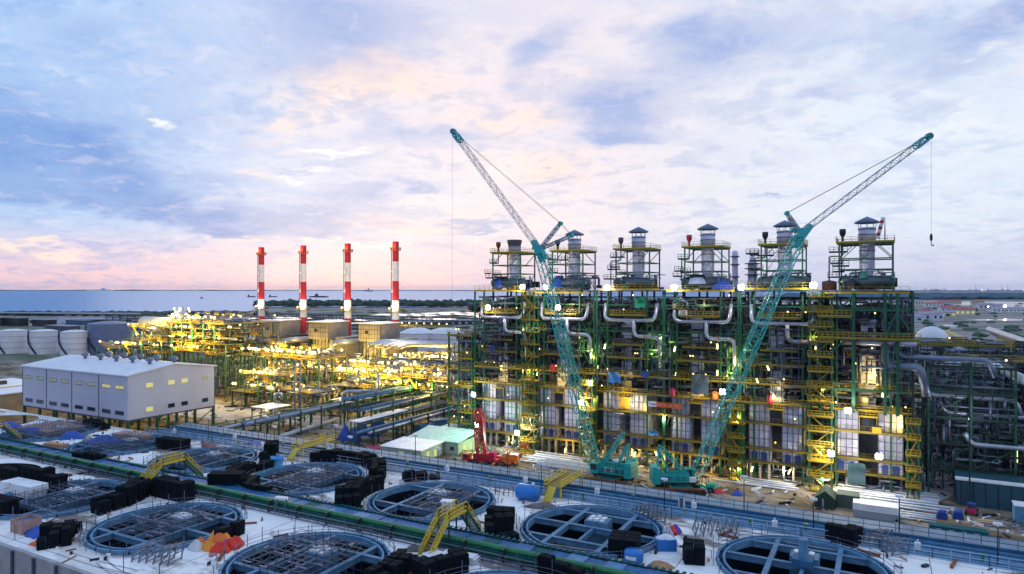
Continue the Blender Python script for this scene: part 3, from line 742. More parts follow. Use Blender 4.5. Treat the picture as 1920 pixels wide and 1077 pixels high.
heap('sand_heap', 'tan rubble heap right of the blue barrel', 'heap', 1238, 1062, (1.6, 1.2), .6, mat('tan_rubble', (.42, .22, .12), .95, 0, .4, 1), seed=12)
heap('sand_heap', 'brown debris heap beside the white bundles at bottom', 'heap', 786, 1030, (2.0, 1.2), .35, mat('brown_sand2', (.12, .10, .09), .95, 0, .4, 1), seed=13)
bagm = [orn, mat('red_bag', (.75, .03, .01), .55), mat('amber_bag', (.80, .28, .02), .55), mat('white_bag', (.6, .58, .62), .7), mat('purple_bag', (.12, .05, .4), .6)]
bl = ['white bag at the left end of the bag heap', 'small orange bag next to the white one', 'orange bag low in the bag heap', 'amber bag at the top of the bag heap', 'large orange bag in the middle of the heap', 'red bag at the right front of the heap', 'purple bag among the red ones',
      'red bag on the right side of the heap', 'red bag at the far right end of the heap', 'amber bag behind the purple one', 'orange bag at the back of the heap', 'red bag at the front middle of the heap']
bpos = [(368, 1030, 1.0, 3), (376, 1022, .8, 0), (392, 1030, 1.0, 2), (404, 1014, 1.1, 2), (412, 1022, 1.2, 0), (418, 1034, 1.0, 1), (424, 1028, .9, 4), (434, 1028, 1.0, 1), (444, 1023, 1.0, 1), (422, 1018, 1.0, 2), (412, 1012, .9, 0), (408, 1034, .9, 1)]
for k, (x, y, s_, c) in enumerate(bpos):
    o = lump(14, (1.1*s_, .9*s_), 1.25*s_, random.Random(40+k)).build('big_bag', bagm[c]); o.location = P(x, y, DZ); tag(o, bl[k], 'bag', 'heap of coloured bags by the lower left tank')
for k, (x, y, c, lb) in enumerate([(1252, 1002, 3, 'white bag beside the open grid tank'), (1260, 1001, 1, 'red bag beside the open grid tank'), (1268, 999, 4, 'dark blue bag beside the open grid tank')]):
    o = lump(14, (.8, .7), 1.1, random.Random(60+k)).build('big_bag', bagm[c]); o.location = P(x, y, DZ); tag(o, lb, 'bag')
def crate(label, px, py, sx, sy, sz, m_, rz=0., name='crate'):
    t = thing(name, label, name.replace('_', ' '), P(px, py, DZ), rz)
    MB().box(-sx/2, sx/2, -sy/2, -sy/2+.06, 0, sz).box(-sx/2, sx/2, sy/2-.06, sy/2, 0, sz).box(-sx/2, -sx/2+.06, -sy/2+.06, sy/2-.06, 0, sz).box(sx/2-.06, sx/2, -sy/2+.06, sy/2-.06, 0, sz).build('side_board', m_, t)
    MB().box(-sx/2+.08, sx/2-.08, -sy/2+.08, sy/2-.08, 0, sz*.8).build('contents', casd, t)
    for x in (-sx/2, 0, sx/2): MB().box(x-.07, x+.07, -sy/2-.07, -sy/2, 0, sz+.05).build('batten', m_, t)
pinkw = mat('pinkish_plywood', (.42, .25, .22), .8, 0, .25, 1.)
crate('pinkish plywood crate standing at the lower left tank', 50, 996, 3.0, 2.6, 1.9, pinkw)
crate('small pink plywood crate behind the rear tanks', 392, 842, 2.6, 1.6, 1.3, pinkw)
t = thing('water_tub', 'light blue plastic tub on the deck right of the rear black blocks', 'tub', P(520, 873, DZ), .3)
lb_ = mat('light_blue_plastic', (.08, .38, .72), .4)
MB().lathe([(1.05, 0), (1.3, 1.5), (1.38, 1.5), (1.38, 1.62), (1.25, 1.62), (1.0, .3), (.01, .3)], 16).build('tub', lb_, t)
for k in range(3): MB().box(-.15+math.cos(k*2.1)*1.25, .15+math.cos(k*2.1)*1.25, -.15+math.sin(k*2.1)*1.25, .15+math.sin(k*2.1)*1.25, 1.5, 2.05).build('lug', lb_, t)
t = thing('horizontal_tank', 'blue horizontal cylinder tank on the deck beside the trench railing', 'tank', P(990, 938, DZ), math.radians(8))
p_ = [(-2.1, 0, 1.35), (-1.95, 0, 1.35), (-1.7, 0, 1.35), (1.7, 0, 1.35), (1.95, 0, 1.35), (2.1, 0, 1.35)]
bt = mat('bright_blue_tank_paint', (.01, .16, .52), .4)
MB().tube(p_, [.5, 1.0, 1.25, 1.25, 1.0, .5], 20).build('shell', bt, t)
for x in (-1.2, 1.2): MB().box(x-.15, x+.15, -.9, .9, 0, .5).build('saddle', bt, t)
MB().tube([(.9, 0, 2.5), (.9, 0, 2.95)], .25, 8).build('nozzle', wht, t)
def sheets(label, px, py, n, lx, ly, rz, m_, cat='sheet stack', name='sheet_stack', gap=.18):
    t = thing(name, label, cat, P(px, py, DZ), rz)
    r_ = random.Random(px)
    for k in range(n):
        MB().box(-lx/2+r_.uniform(-.3, .3), lx/2+r_.uniform(-.3, .3), -ly/2+k*gap*.3, ly/2+k*gap*.3, k*gap, k*gap+gap*.8).build('sheet', m_, t)
sheets('stack of white ribbed sheets at the left edge', 40, 925, 10, 9, 3, 0.05, wht)
sheets('white bundles lying under the front stair bridge, left one', 822, 1058, 6, 4.5, 2.5, -.1, wht, 'bundle', 'sheet_bundle')
sheets('white bundle right of the front stair bridge foot', 862, 1052, 5, 4.5, 1.6, .1, wht, 'bundle', 'sheet_bundle')
sheets('white sheets standing on the scaffold by the front stair bridge', 838, 965, 7, 1.6, 1.4, .3, wht, 'bundle', 'sheet_bundle', .3)
sheets('pink timber stack in the rear left of the deck', 245, 822, 6, 10, 3, .1, pinkw, 'timber stack', 'timber_stack')
sheets('pink plywood boards laid over the boarded tank', 95, 806, 3, 14, 9, .0, pinkw, 'timber stack', 'timber_stack', .3)
sheets('orange timber boards by the far stair bridge', 105, 838, 4, 6, 1.6, .2, mat('orange_timber', (.5, .22, .1), .8), 'timber stack', 'timber_stack')
def frames(label, px, py, n, rz):
    t = thing('steel_frame_stack', label, 'frame stack', P(px, py, DZ), rz)
    for k in range(n):
        x = -n*.55+k*1.1; mb = MB(); h = 1.8+.3*(k % 3)
        for y in (-1.2, 1.2): mb.beam((x, y, 0), (x+.5, y, h), .14)
        for z in (.2, h*.5, h-.1): mb.beam((x+.5*z/h, -1.2, z), (x+.5*z/h, 1.2, z), .12)
        mb.beam((x, -1.2, .2), (x+.5, 1.2, h-.1), .08); mb.build('frame', stl, t)
frames('grey steel frames stacked left of the large lower right tank', 1345, 1002, 6, .4); frames('row of grey steel frames lying right of the large lower right tank', 1665, 1030, 6, -.9)
frames('grey steel frames behind the open grid tank', 1222, 975, 5, -.7); frames('low grey frames along the lower left deck edge', 300, 1052, 6, .25)
t = thing('skip', 'blue skip with pale load beside the open grid tank', 'skip', P(1248, 1030, DZ), .5)
MB().prism([(-1.3, -.9), (1.3, -.9), (1.3, .9), (-1.3, .9)], 0, 1.5).build('body', bt, t); lump(14, (1.2, .8), .6, random.Random(5)).build('load', wht, t).location = (0, 0, 1.45)
t = thing('barrel', 'blue barrel tank with white patch standing on the channel', 'barrel', P(1188, 1052, DZ+.3)); MB().lathe([(.01, 0), (1.2, 0), (1.25, .2), (1.25, 1.1), (1.1, 1.4), (.01, 1.5)], 18).build('shell', bt, t)
MB().lathe([(1.27, .5), (1.27, .95)], 8, a0=-2.2, a1=-1.0).build('label_patch', wht, t)
t = thing('portable_toilet', 'small white cabin on the deck by the trench railing', 'cabin', P(1278, 952, DZ), .2); MB().box(-.5, .5, -.5, .5, 0, 1.9).build('wall', wht, t); MB().box(-.6, .6, -.6, .6, 1.9, 2.05).build('roof', tankl, t); MB().box(-.3, .3, -.56, -.5, .1, 1.7).build('door', stl, t)
t = thing('work_light_trestle', 'white trestle on the green pipe behind the orange bag tank', 'trestle', P(528, 962, DZ), .3)
for s_ in (-.8, .8): MB().beam((s_, -.8, 0), (s_, 0, 2.2), .12).beam((s_, .8, 0), (s_, 0, 2.2), .12).build('leg', stl, t)
MB().box(-1, 1, -.3, .3, 2.2, 2.5).build('top', wht, t)
t = thing('scaffold_rack', 'small rusty scaffold rack on the deck near the blue cylinder tank', 'rack', P(945, 930, DZ), .2)
for k in range(5): MB().beam((-1.6+k*.8, 0, 0), (-1.6+k*.8, 0, 1.6), .08).beam((-1.6+k*.8, 0, .8), (-1.6+k*.8, 1, .8), .08).build('upright', rust, t)
MB().beam((-1.7, 0, 1.3), (1.7, 0, 1.3), .08).beam((-1.7, 0, .6), (1.7, 0, .6), .08).build('rail', rust, t)
# short black reinforcement posts standing on the deck
pm = MB().tube([(0, 0, 0), (0, 0, 2.3)], .05, 5).mesh('marker_post', drk)
for k in range(60):
    x = rr.uniform(-165, 20); y = rr.choice([rr.uniform(49.6, 52), rr.uniform(102, 104), rr.uniform(74.4, 75.8)])
    o = bpy.data.objects.new('marker_post', pm); COL.objects.link(o); o.location = (x, y, DZ); o.scale = (1, 1, rr.uniform(.5, 1.3))
    tag(o, 'thin dark marker post standing on the pale tank deck', 'post', 'thin posts on the tank deck')

# small litter on the deck: offcuts, planks, blocks nobody could count
def litter(name, m_, n, seed, region, z, avoid=True, s0=.12, s1=.6):
    r_ = random.Random(seed); mb = MB(); tc_ = [(x, Y1) for x in row1]+[(x, Y2) for x in row2]
    for k in range(n):
        x, y = r_.uniform(region[0], region[1]), r_.uniform(region[2], region[3])
        if avoid and (76 < y < 81.6 or any((x-a)**2+(y-b_)**2 < 125 for a, b_ in tc_)): continue
        l, w, a = r_.uniform(s0, s1*2.2), r_.uniform(.08, .4), r_.uniform(0, 3.1); h = r_.uniform(.06, .5)
        mb.beam((x-l/2*math.cos(a), y-l/2*math.sin(a), z+h/2), (x+l/2*math.cos(a), y+l/2*math.sin(a), z+h/2), w, h)
    o = mb.build(name, m_, kind='stuff'); o['label'] = name.replace('_', ' ')+' scattered about'; o['category'] = 'litter'
litter('pale_offcuts', wht, 260, 1, (-230, 40, 50, 104), DZ); litter('dark_offcuts', drk, 480, 2, (-230, 40, 50, 104), DZ); litter('timber_offcuts', pinkw, 170, 3, (-230, 40, 50, 104), DZ); litter('rusty_bars', rust, 260, 4, (-230, 40, 50, 104), DZ, s1=1.6)
litter('site_rubble', concr, 350, 5, (-210, 40, 122, 149), .03, False); litter('site_timber', mat('tan_board', (.45, .33, .22), .8), 160, 6, (-210, 40, 122, 149), .03, False); litter('dark_site_parts', drk, 500, 7, (-210, 50, 122, 165), .03, False, s1=1.3); litter('pale_site_parts', pipew, 120, 8, (-100, 40, 126, 149), .03, False, s1=1.5); litter('blue_site_parts', blu, 40, 9, (-160, 40, 124, 149), .03, False)

# ================================================================== BOILER ROW
YF = 150.0
def PB(px, py, Y, xc): p = PY(px, py, Y); return p
sx_ = [-84.5, -67.5, -51.0, -34.8, -18.5, -2.8]       # stack axes
BC = [-.9, -1.3, -1.3, -1.3, -1.0, .3]
doorM = MB().box(-.55, .55, -.14, 0, 0, 1.7).box(-.4, .4, -.22, -.14, .3, 1.4).mesh('burner_door', bdr)
def clutter(seed, x0, x1, y0, y1, z0, z1, n, mk='pipes'):
    r = random.Random(seed); mb = MB()
    if mk == 'pipes':
        for k in range(n):
            R = r.choice([.08, .1, .12, .16, .22, .3]); p = [r.uniform(x0, x1), r.uniform(y0, y1), r.uniform(z0, z1)]; pts = [tuple(p)]
            for q in range(r.choice([1, 2, 3, 3])):
                ax = r.choice([0, 0, 1, 2, 2]); p = list(p); lo, hi = ((x0, x1), (y0, y1), (z0, z1))[ax]; p[ax] = min(hi, max(lo, p[ax]+r.choice([-1, 1])*r.uniform(1.5, 6))); 
                if (Vector(p)-Vector(pts[-1])).length > .5: pts.append(tuple(p))
            if len(pts) > 1: mb.bent(pts, R, R*3, 6, 3)
    elif mk == 'steel':
        for k in range(n):
            x, y, z = r.uniform(x0, x1), r.uniform(y0, y1), r.uniform(z0, z1); q = r.random(); l = r.uniform(2, 7)
            if q < .4: mb.beam((x, y, z), (x, y, min(z1, z+l)), .22)
            elif q < .75: mb.beam((x, y, z), (min(x1, x+l), y, z), .22)
            else: mb.beam((x, y, z), (min(x1, x+l*.7), y, min(z1, z+l*.7)), .15)
    elif mk == 'decks':
        for k in range(n):
            x, y, z = r.uniform(x0, x1-2), r.uniform(y0, y1-1), r.uniform(z0, z1); l = r.uniform(1.5, 3.5); mb.box(x, x+l, y, y+1, z-.15, z); mb.rail((x, y, z), (x+l, y, z), 1.05, .9, .09)
    else:
        for k in range(n):
            x, y, z = r.uniform(x0, x1), r.uniform(y0, y1), r.uniform(z0, z1); w, h = r.uniform(.4, 1.3), r.uniform(.5, 2)
            if r.random() < .5: mb.box(x-w, x+w, y-w*.6, y+w*.6, z, z+h)
            else: mb.lathe([(.01, z), (w*.5, z), (w*.5, z+h), (.01, z+h+.3)], 10, x, y)
    return mb
CL = {}
for s_ in (1, 2, 3):
    CL['pipe', s_] = clutter(s_, -7.6, 7.6, 1, 16, 17, 38, 240).mesh('small_piping', stl)
    CL['dpipe', s_] = clutter(s_+10, -7.6, 7.6, 1, 18, 16.5, 35.5, 420).mesh('dark_piping', mid)
    CL['steel', s_] = clutter(s_+20, -7.8, 7.4, 2, 20, 16.5, 36.5, 480, 'steel').mesh('bracing_steel', grnd)
    CL['deck', s_] = clutter(s_+30, -7.2, 7.2, -.6, 9, 17, 37, 16, 'decks').mesh('access_decks', yeld)
    CL['equip', s_] = clutter(s_+40, -7.2, 7.2, 1, 16, 17, 35, 190, 'e').mesh('equipment', drk)
    CL['low', s_] = clutter(s_+50, 4.6, 9.8, .5, 14, 1, 16, 120, 'steel').mesh('low_bracing_steel', grnd)
    CL['lowp', s_] = clutter(s_+60, -6.5, 9.6, .5, 14, .4, 3.8, 70).mesh('low_piping', stl)
def boiler(k):
    lab = ['leftmost boiler unit, its stack top wrapped and without a rain cap', 'second boiler unit from the left, behind the joint of the left crane', 'third boiler unit from the left, green tarpaulin on its upper floor',
           'fourth boiler unit from the left, with the red silencer beside its stack', 'fifth boiler unit, crossed by the boom of the right crane', 'rightmost boiler unit, open green tower frame around its duct'][k]
    s = k % 3+1; x = sx_[k]
    t = thing('boiler_unit', lab, 'boiler', (x, YF, 0), 0, 'row of boiler units')
    c0 = BC[k]; hw = 5.35 if k < 5 else 5.9
    # casing blocks in three tiers, two bays
    for (a, b) in ((c0-hw, c0-hw+4.15), (c0+hw-4.15, c0+hw)):
        for (z0, z1) in ((4.0, 6.75), (6.95, 12.0), (12.25, 16.2)):
            p = MB().box(a, b, 1.2, 12, z0, z1).build('casing_panel', cas, t)
            st = MB()
            for q in range(5): xx = a+(b-a)*q/4; st.box(xx-.07, xx+.07, 1.05, 1.2, z0, z1)
            for q in range(4 if z1-z0 > 4 else 3): zz = z0+(z1-z0)*q/(3 if z1-z0 > 4 else 2); st.box(a, b, 1.08, 1.2, zz-.06, zz+.06)
            st.build('stiffener', casd, p)
        for q in (.27, .73): inst('burner_door', doorM, t, (a+(b-a)*q, 1.1, 4.15))
        for q in (.06, .5, .94):
            xx = a+(b-a)*q; MB().box(xx-.22, xx+.22, 1.6, 2.1, 0, 4).build('foot', concr, t)
    MB().box(c0-hw+4.15, c0+hw-4.15, 4.5, 11.5, 4, 16.2).build('inner_wall', drk, t)
    hb_ = MB().box(c0-1.15, c0+1.15, .6, 3, 12.5, 15.0).build('opening_box', drk if k != 2 else mat('amber_box', (.55, .30, .03), .5), t)  # solid dark box stands in for the shaded opening, amber where lit
    MB().box(c0-1.7, c0+1.7, -.1, .6, 15.0, 15.15).rail((c0-1.7, -.1, 15.15), (c0+1.7, -.1, 15.15), 1.0, .7, .09).beam((c0-1.5, 0, 12.3), (c0-1.5, 0, 15), .14).beam((c0+1.5, 0, 12.3), (c0+1.5, 0, 15), .14).build('balcony', yel, hb_)
    # riser duct
    for (z0, z1) in ((16.3, 22), (22.1, 28), (28.1, 34)):
        p = MB().box(c0-1.3, c0+1.3, 2.5, 5.5, z0, z1).build('riser_duct', cas, t); st = MB()
        for q in range(1, 5): zz = z0+(z1-z0)*q/5; st.box(c0-1.4, c0+1.4, 2.4, 2.5, zz-.07, zz+.07)
        st.build('stiffener', casd, p)
    # floors
    xa, xb = -7.9, 8.2
    for z, a, b in ((4.0, xa, xb), (6.85, xa, xb), (12.15, xa, xb), (16.35, xa, xb), (20.3, xa, xb), (24.4, -5.4, 4.6), (27.4, -4, 3.2)):
        if k == 5 and z in (24.4, 27.4): continue
        full = z in (16.35, 20.3)
        o = MB().box(a, b, -.2, 1.0, z-.28, z).build('platform', yeld, t)
        r = MB(); r.rail((a, -.2, z), (b, -.2, z), 1.1, 1.1, .075 if full else .045).build('railing', yel if full else yeld, o)
    MB().box(xa, xb, 5, 18, 20.0, 20.2).build('floor', grnd, t)
    if k < 5:
        o = MB().box(-4.2, 4.0, -1.2, 1.6, 33.9, 34.2).build('platform', yeld, t); MB().rail((-4.2, -1.2, 34.2), (4, -1.2, 34.2), 1.1, .8, .1).rail((-4.2, -1.2, 34.2), (-4.2, 1.6, 34.2)).rail((4, -1.2, 34.2), (4, 1.6, 34.2)).build('railing', yel, o)
        MB().bent([(-5.8, .5, 36.8), (-5.6, -.6, 33.0), (6.2, -.6, 33.0), (6.4, .5, 36.8)], .4, 1.4, 10).build('header_pipe', ins, t)
        MB().bent([(1.4, -.6, 33.0), (1.4, -.7, 29.4), (7.2, -.7, 29.4), (7.2, 0, 22.5)], .4, 1.4, 10).build('downcomer_pipe', ins, t)
        MB().tube([(3.9, -.7, 29.4), (4.1, -.7, 29.4)], .62, 12).build('pipe_flange', rust, t)
    else:
        MB().bent([(-4.5, -.8, 29.6), (8.5, -.8, 29.6)], .45, 1, 10).build('header_pipe', ins, t)
        MB().bent([(3.2, -.8, 29.6), (3.4, -1, 25.4), (9, -1, 25.4), (10, -.6, 20)], .8, 1.5, 12).build('downcomer_pipe', stl, t)
        MB().tube([(-1, -1.4, 25), (9, -1.4, 25)], .22, 8).build('branch_pipe', stl, t)
        MB().prism([(6.2, 1.5), (9.5, 1.5), (9.5, 5), (6.2, 5)], 12.2, 12.5).build('floor', mid, t)
    # columns
    for xx in (-7.95, -5.2, 4.2, 7.9):
        MB().box(xx-.17, xx+.17, .1, .45, 0, 39.7).build('column', grn, t)
    for xx in (-7.95, -2.5, 3, 7.9):
        MB().box(xx-.2, xx+.2, 9.5, 9.9, 0, 39.7).build('column', grnd, t); MB().box(xx-.2, xx+.2, 17.5, 17.9, 0, 39.7).build('column', grnd, t)
    for y in (.3, 9.7, 17.7):
        for z in (30.6, 36.6) if y < 1 else (36.6, 29, 24): MB().box(-7.9, 7.9, y-.1, y+.1, z-.3, z).build('floor_beam', grn if y < 1 else grnd, t)
    for z0, z1 in ((20.4, 27), (27, 33.6)):
        for a, b in ((-7.95, -5.2), (4.2, 7.9)):
            MB().beam((a, .25, z0), (b, .25, z1), .16).beam((b, .27, z0), (a, .27, z1), .16).build('brace', grn, t)
    # top floor
    o = MB().box(-7.3, 7.3, -1, 19, 39.55, 39.72).build('top_platform', grnd, t); dz_, ext = [(0, 0), (-.45, -.5), (.3, .5), (0, 0), (.45, -.3), (-.35, .7)][k]
    MB().box(7.3, 9.1, 2, 5, 38.9, 39.1).build('link_bridge', yeld, t)
    e = MB().box(-7.3, 7.3, -1.15-ext*.4, -1.0, 39.5+dz_, 39.78+dz_).build('edge_beam', yel, t)
    MB().rail((-7.3+max(0, ext)*4, -1.05-ext*.3, 39.7+dz_), (7.3+min(0, ext)*5, -1.05-ext*.3, 39.7+dz_), 1.15, 1.4, .06).build('railing', yel, o)
    for z in (38.1, 35.2):
        MB().box(-7.9, 7.9, 12, 12.2, z, z+.2).build('floor_beam', grn, t)
    for key, nm, y in (('pipe', 'small_piping', 0), ('dpipe', 'dark_piping', 0), ('steel', 'bracing_steel', 0), ('deck', 'access_decks', 0), ('equip', 'equipment', 0), ('low', 'low_bracing_steel', 0), ('lowp', 'low_piping', 0)):
        o = inst(nm, CL[key, s], t); o['kind'] = 'stuff'
    MB().box(-7.6, 7.6, 19.4, 20, 0, 30 if k < 5 else 18).build('rear_casing', drk, t)
    # stack, frame, cap
    sy = 7.0
    R = 1.45
    if k == 0: prof = [(.8, 40.2), (1.1, 43.4), (1.45, 44.6), (1.45, 49.6), (1.6, 49.6), (1.6, 51.4), (1.9, 52.6), (1.6, 52.8)]
    else: prof = [(.75, 40.3), (1.15, 43.2), (1.42, 44.4), (1.42, 49.8), (1.62, 49.8), (1.62, 52.6), (1.5, 52.6), (1.5, 51.5)]
    stk = MB().lathe(prof, 24, 0, sy).build('stack', cas, t)
    b = MB()
    for z in (46, 47.8, 49.6, 51.1, 52.2): b.lathe([(1.46 if z < 49.5 else 1.64, z), (1.56 if z < 49.5 else 1.74, z), (1.56 if z < 49.5 else 1.74, z+.15), (1.46 if z < 49.5 else 1.64, z+.15)], 24, 0, sy)
    b.build('band', casd, stk)
    if k == 0: MB().lathe([(1.62, 51.3), (2.0, 52.7), (1.8, 52.9), (1.2, 52.4)], 14, 0, sy).build('wrapping', mat('brown_wrapping', (.10, .08, .09), .9), t)
    else:
        cp_ = MB().lathe([(2.35, 53.5), (2.4, 53.75), (1.2, 54.35), (.02, 54.9)], 12, 0, sy).build('rain_cap', mat('blue_grey_cap_sheet', (.10, .14, .24), .5, .2), t)
        for q in range(8):
            a = q*math.pi/4; MB().tube([(1.55*math.cos(a), sy+1.55*math.sin(a), 52.5), (1.7*math.cos(a), sy+1.7*math.sin(a), 53.6)], .07, 5).build('cap_post', wht, cp_)
    fx0, fx1 = (-4.2, 3.9) if k < 5 else (-4.9, 4.6)
    for xx in (fx0, fx1):
        for yy in (sy-4, sy+4): MB().box(xx-.14, xx+.14, yy-.14, yy+.14, 39.8, 49.3).build('frame_column', grn, t)
    for yy in (sy-4, sy+4):
        for z in (44.0, 46.2, 49.2): MB().box(fx0, fx1, yy-.12, yy+.12, z-.12, z+.12).build('frame_beam', grn, t)
        for (z0, z1) in ((46.3, 49.1), (40, 43.9)):
            MB().beam((fx0, yy, z0), (fx0+2.7, yy, z1), .15).beam((fx1, yy, z0 if k % 2 else z1), (fx1-2.7, yy, z1 if k % 2 else z0), .15).build('brace', grn, t)
    for xx in (fx0, fx1):
        for z in (44.0, 46.2): MB().box(xx-.1, xx+.1, sy-4, sy+4, z-.1, z+.1).build('frame_beam', grn, t)
    o = MB().box(fx0-.6, fx1+.3, sy-4.4, sy-1.8, 49.3, 49.5).box(fx0-.6, fx1+.3, sy+1.8, sy+4.4, 49.3, 49.5).box(fx0-.6, -1.75, sy-1.8, sy+1.8, 49.3, 49.5).box(1.75, fx1+.3, sy-1.8, sy+1.8, 49.3, 49.5).build('stack_platform', yeld, t)
    MB().loop_rail([(fx0-.6, sy-4.4, 49.5), (fx1+.3, sy-4.4, 49.5), (fx1+.3, sy+4.4, 49.5), (fx0-.6, sy+4.4, 49.5), (fx0-.6, sy-4.4, 49.5)], h=1.1, step=1.3, t=.06).build('railing', yel, o)
    smc = [rust, drk, mid, red, drk, drk][k]
    MB().lathe([(.25, 49.5), (.25, 50.6), (.5, 51.2), (.62, 51.4), (.62, 52.3), (.4, 52.35), (.01, 52.3)], 12, fx0+.5, sy-2).build('silencer', smc, t)
    MB().bent([(fx0+.5, sy-2, 49.6), (fx0+.5, sy-2, 46.8), (fx0-1.2-.4*(k % 3), sy-2, 46.8), (fx0-1.2-.4*(k % 3), sy-2, 41)], .14, .4, 8).build('vent_pipe', mid, t)
    # drum and tarps on the top floor
    MB().tube([(-5.2, sy-3, 41.6), (-4.9, sy-3, 41.6), (-4.4, sy-3, 41.6), (4.4, sy-3, 41.6), (4.9, sy-3, 41.6), (5.2, sy-3, 41.6)], [.3, .9, 1.2, 1.2, .9, .3], 16).build('steam_drum', mat('dark_drum_cladding', (.06, .09, .11), .4, .3), t)
    for xx in (-3, 3): MB().box(xx-.2, xx+.2, sy-3.9, sy-2.1, 39.75, 40.6).build('drum_saddle', grn, t)
    MB().lathe([(2.2, 39.8), (1.9, 41), (.8, 42.6), (.75, 43.2)], 8, 0, sy).build('hood', mid, t)
    inst('top_equipment', TOPE[s-1], t)['kind'] = 'stuff'
    inst('top_piping', TOPP[s-1], t)['kind'] = 'stuff'
    inst('top_decks', TOPD[s-1], t)['kind'] = 'stuff'
    # lamps on the floors
    rg_ = random.Random(90+k)
    for q in range(9):
        lx, lz = rg_.uniform(-7.4, 7.4), rg_.choice([17.6, 21.6, 25.5, 28.6, 35.4, 13.6, 8.4, 38.7]); MB().ball((lx, -.3, lz), .16, 6).build('lamp', lampy, t)
    return t
TOPE = [clutter(70+q, -5, 4.8, 2, 13, 39.8, 40.6, 20, 'e').mesh('top_equipment', drk) for q in range(3)]
TOPP = [clutter(75+q, -5, 5, 2, 12, 40, 43.5, 26).mesh('top_piping', stl) for q in range(3)]
TOPD = [clutter(79+q, -7.5, -3.9, 1, 12, 42, 48, 5, 'decks').mesh('top_decks', drk) for q in range(3)]
units = [boiler(k) for k in range(6)]
# extras that tell the units apart
def heap_at(name, label, cat, loc, rad, h, m_, rz=0, seed=1):
    o = lump(14, rad, h, random.Random(seed)).build(name, m_); o.location = loc; o.rotation_euler = (0, 0, rz); return tag(o, label, cat)
heap_at('tarpaulin', 'blue tarpaulin over the drum of the leftmost boiler', 'tarpaulin', (sx_[0]-2.4, YF+4, 40.3), (1.9, 1.7), 2.9, blu, seed=21)
heap_at('tarpaulin', 'blue tarpaulin over the drum of the second boiler', 'tarpaulin', (sx_[1]-3, YF+4, 40.3), (2.4, 1.7), 2.9, blu, seed=22)
heap_at('tarpaulin', 'dark green tarpaulin at the stack foot of the third boiler', 'tarpaulin', (sx_[2]-2.6, YF+4, 40.3), (1.8, 1.5), 2.6, mat('green_tarpaulin', (.01, .16, .11), .6), seed=23)
heap_at('tarpaulin', 'pale blue tarpaulin at the stack foot of the fourth boiler', 'tarpaulin', (sx_[3]-1.5, YF+3.4, 41.2), (2.2, 1.3), 2.2, mat('pale_tarpaulin', (.42, .46, .60), .6), seed=24)
heap_at('tarpaulin', 'deep blue tarpaulin at the right of the fourth boiler top', 'tarpaulin', (sx_[3]+4.2, YF+2.5, 40), (2.4, 1.2), 1.9, blu, seed=25)
heap_at('tarpaulin', 'small green tarpaulin on the drum of the rightmost boiler', 'tarpaulin', (sx_[5]-.5, YF+3, 42.2), (.8, .8), 1.2, mat('green_tarpaulin', (0, 0, 0)), seed=26)
def hang(name, label, cat, c, w, h, m_, sag=.25, n=6):
    mb = MB(); i0 = 0
    for j in range(n+1):
        for k in range(n+1):
            u, v = k/n-.5, j/n-.5
            mb.v.append((c[0]+u*w, c[1]+sag*math.sin(u*9+v*3)*.6+sag*math.cos(v*7), c[2]+v*h+.15*math.sin(u*8)))
    for j in range(n):
        for k in range(n): mb.f.append((j*(n+1)+k, j*(n+1)+k+1, (j+1)*(n+1)+k+1, (j+1)*(n+1)+k)); mb.s.append(1)
    return tag(mb.build(name, m_), label, cat)
c = PY(1200, 568, 148.4); hang('tarpaulin', 'green tarpaulin hung from the upper floor of the third boiler', 'tarpaulin', c, 2.6, 2.4, mat('bright_green_tarpaulin', (.01, .30, .14), .6))
c = PY(1152, 708, 148.6); hang('tarpaulin', 'square blue tarpaulin hung between second and third boiler', 'tarpaulin', c, 3.0, 2.4, mat('mid_blue_tarpaulin', (.02, .16, .42), .6))
c = PY(1312, 721, 148.6); hang('tarpaulin', 'grey green tarpaulin hung on the fourth boiler', 'tarpaulin', c, 3.7, 4.2, mat('grey_green_tarpaulin', (.10, .14, .16), .7))
c = PY(1225, 812, 148.6); hang('tarpaulin', 'light blue sheet tied to the lower floor between third and fourth boiler', 'tarpaulin', c, 2.3, 1.1, lb_)
c = PY(1606, 888, 147.6); hang('tarpaulin', 'tall dark green hoarding cloth at the foot of the rightmost boiler', 'tarpaulin', c, 3.1, 4.0, mat('dark_hoarding_cloth', (.03, .07, .09), .7))
# banner with worn lettering
bn = thing('banner', 'long banner, white at its left end and orange red beyond, tied to the walkway', 'banner', PY(1250, 759.5, 149.1))
MB().box(-4.2, -2.3, -.05, 0, -.65, .55).build('logo_field', wht, bn); MB().box(-2.3, 3.3, -.05, 0, -.70, .50).build('text_field', mat('orange_red_banner', (.62, .10, .02), .6), bn)
def glyphs(name, s, x, z, h, m_, par):
    cu = bpy.data.curves.new(name, 'FONT'); cu.body = s; cu.size = h; cu.extrude = .01
    tmp = bpy.data.objects.new(name, cu); COL.objects.link(tmp); bpy.context.view_layer.update()
    me = bpy.data.meshes.new_from_object(tmp); bpy.data.objects.remove(tmp); me.materials.clear(); me.materials.append(m_)
    o = bpy.data.objects.new(name, me); COL.objects.link(o); o.parent = par; o.location = (x, -.07, z); o.rotation_euler = (math.pi/2, 0, 0); return o
glyphs('lettering', 'TRI', -4.05, -.25, .62, drk, bn); MB().box(-3.1, -2.45, -.08, -.05, -.3, .1).build('logo_mark', mat('magenta_print', (.55, .08, .35), .6), bn)
pw = mat('pale_orange_print', (.80, .42, .28), .6)
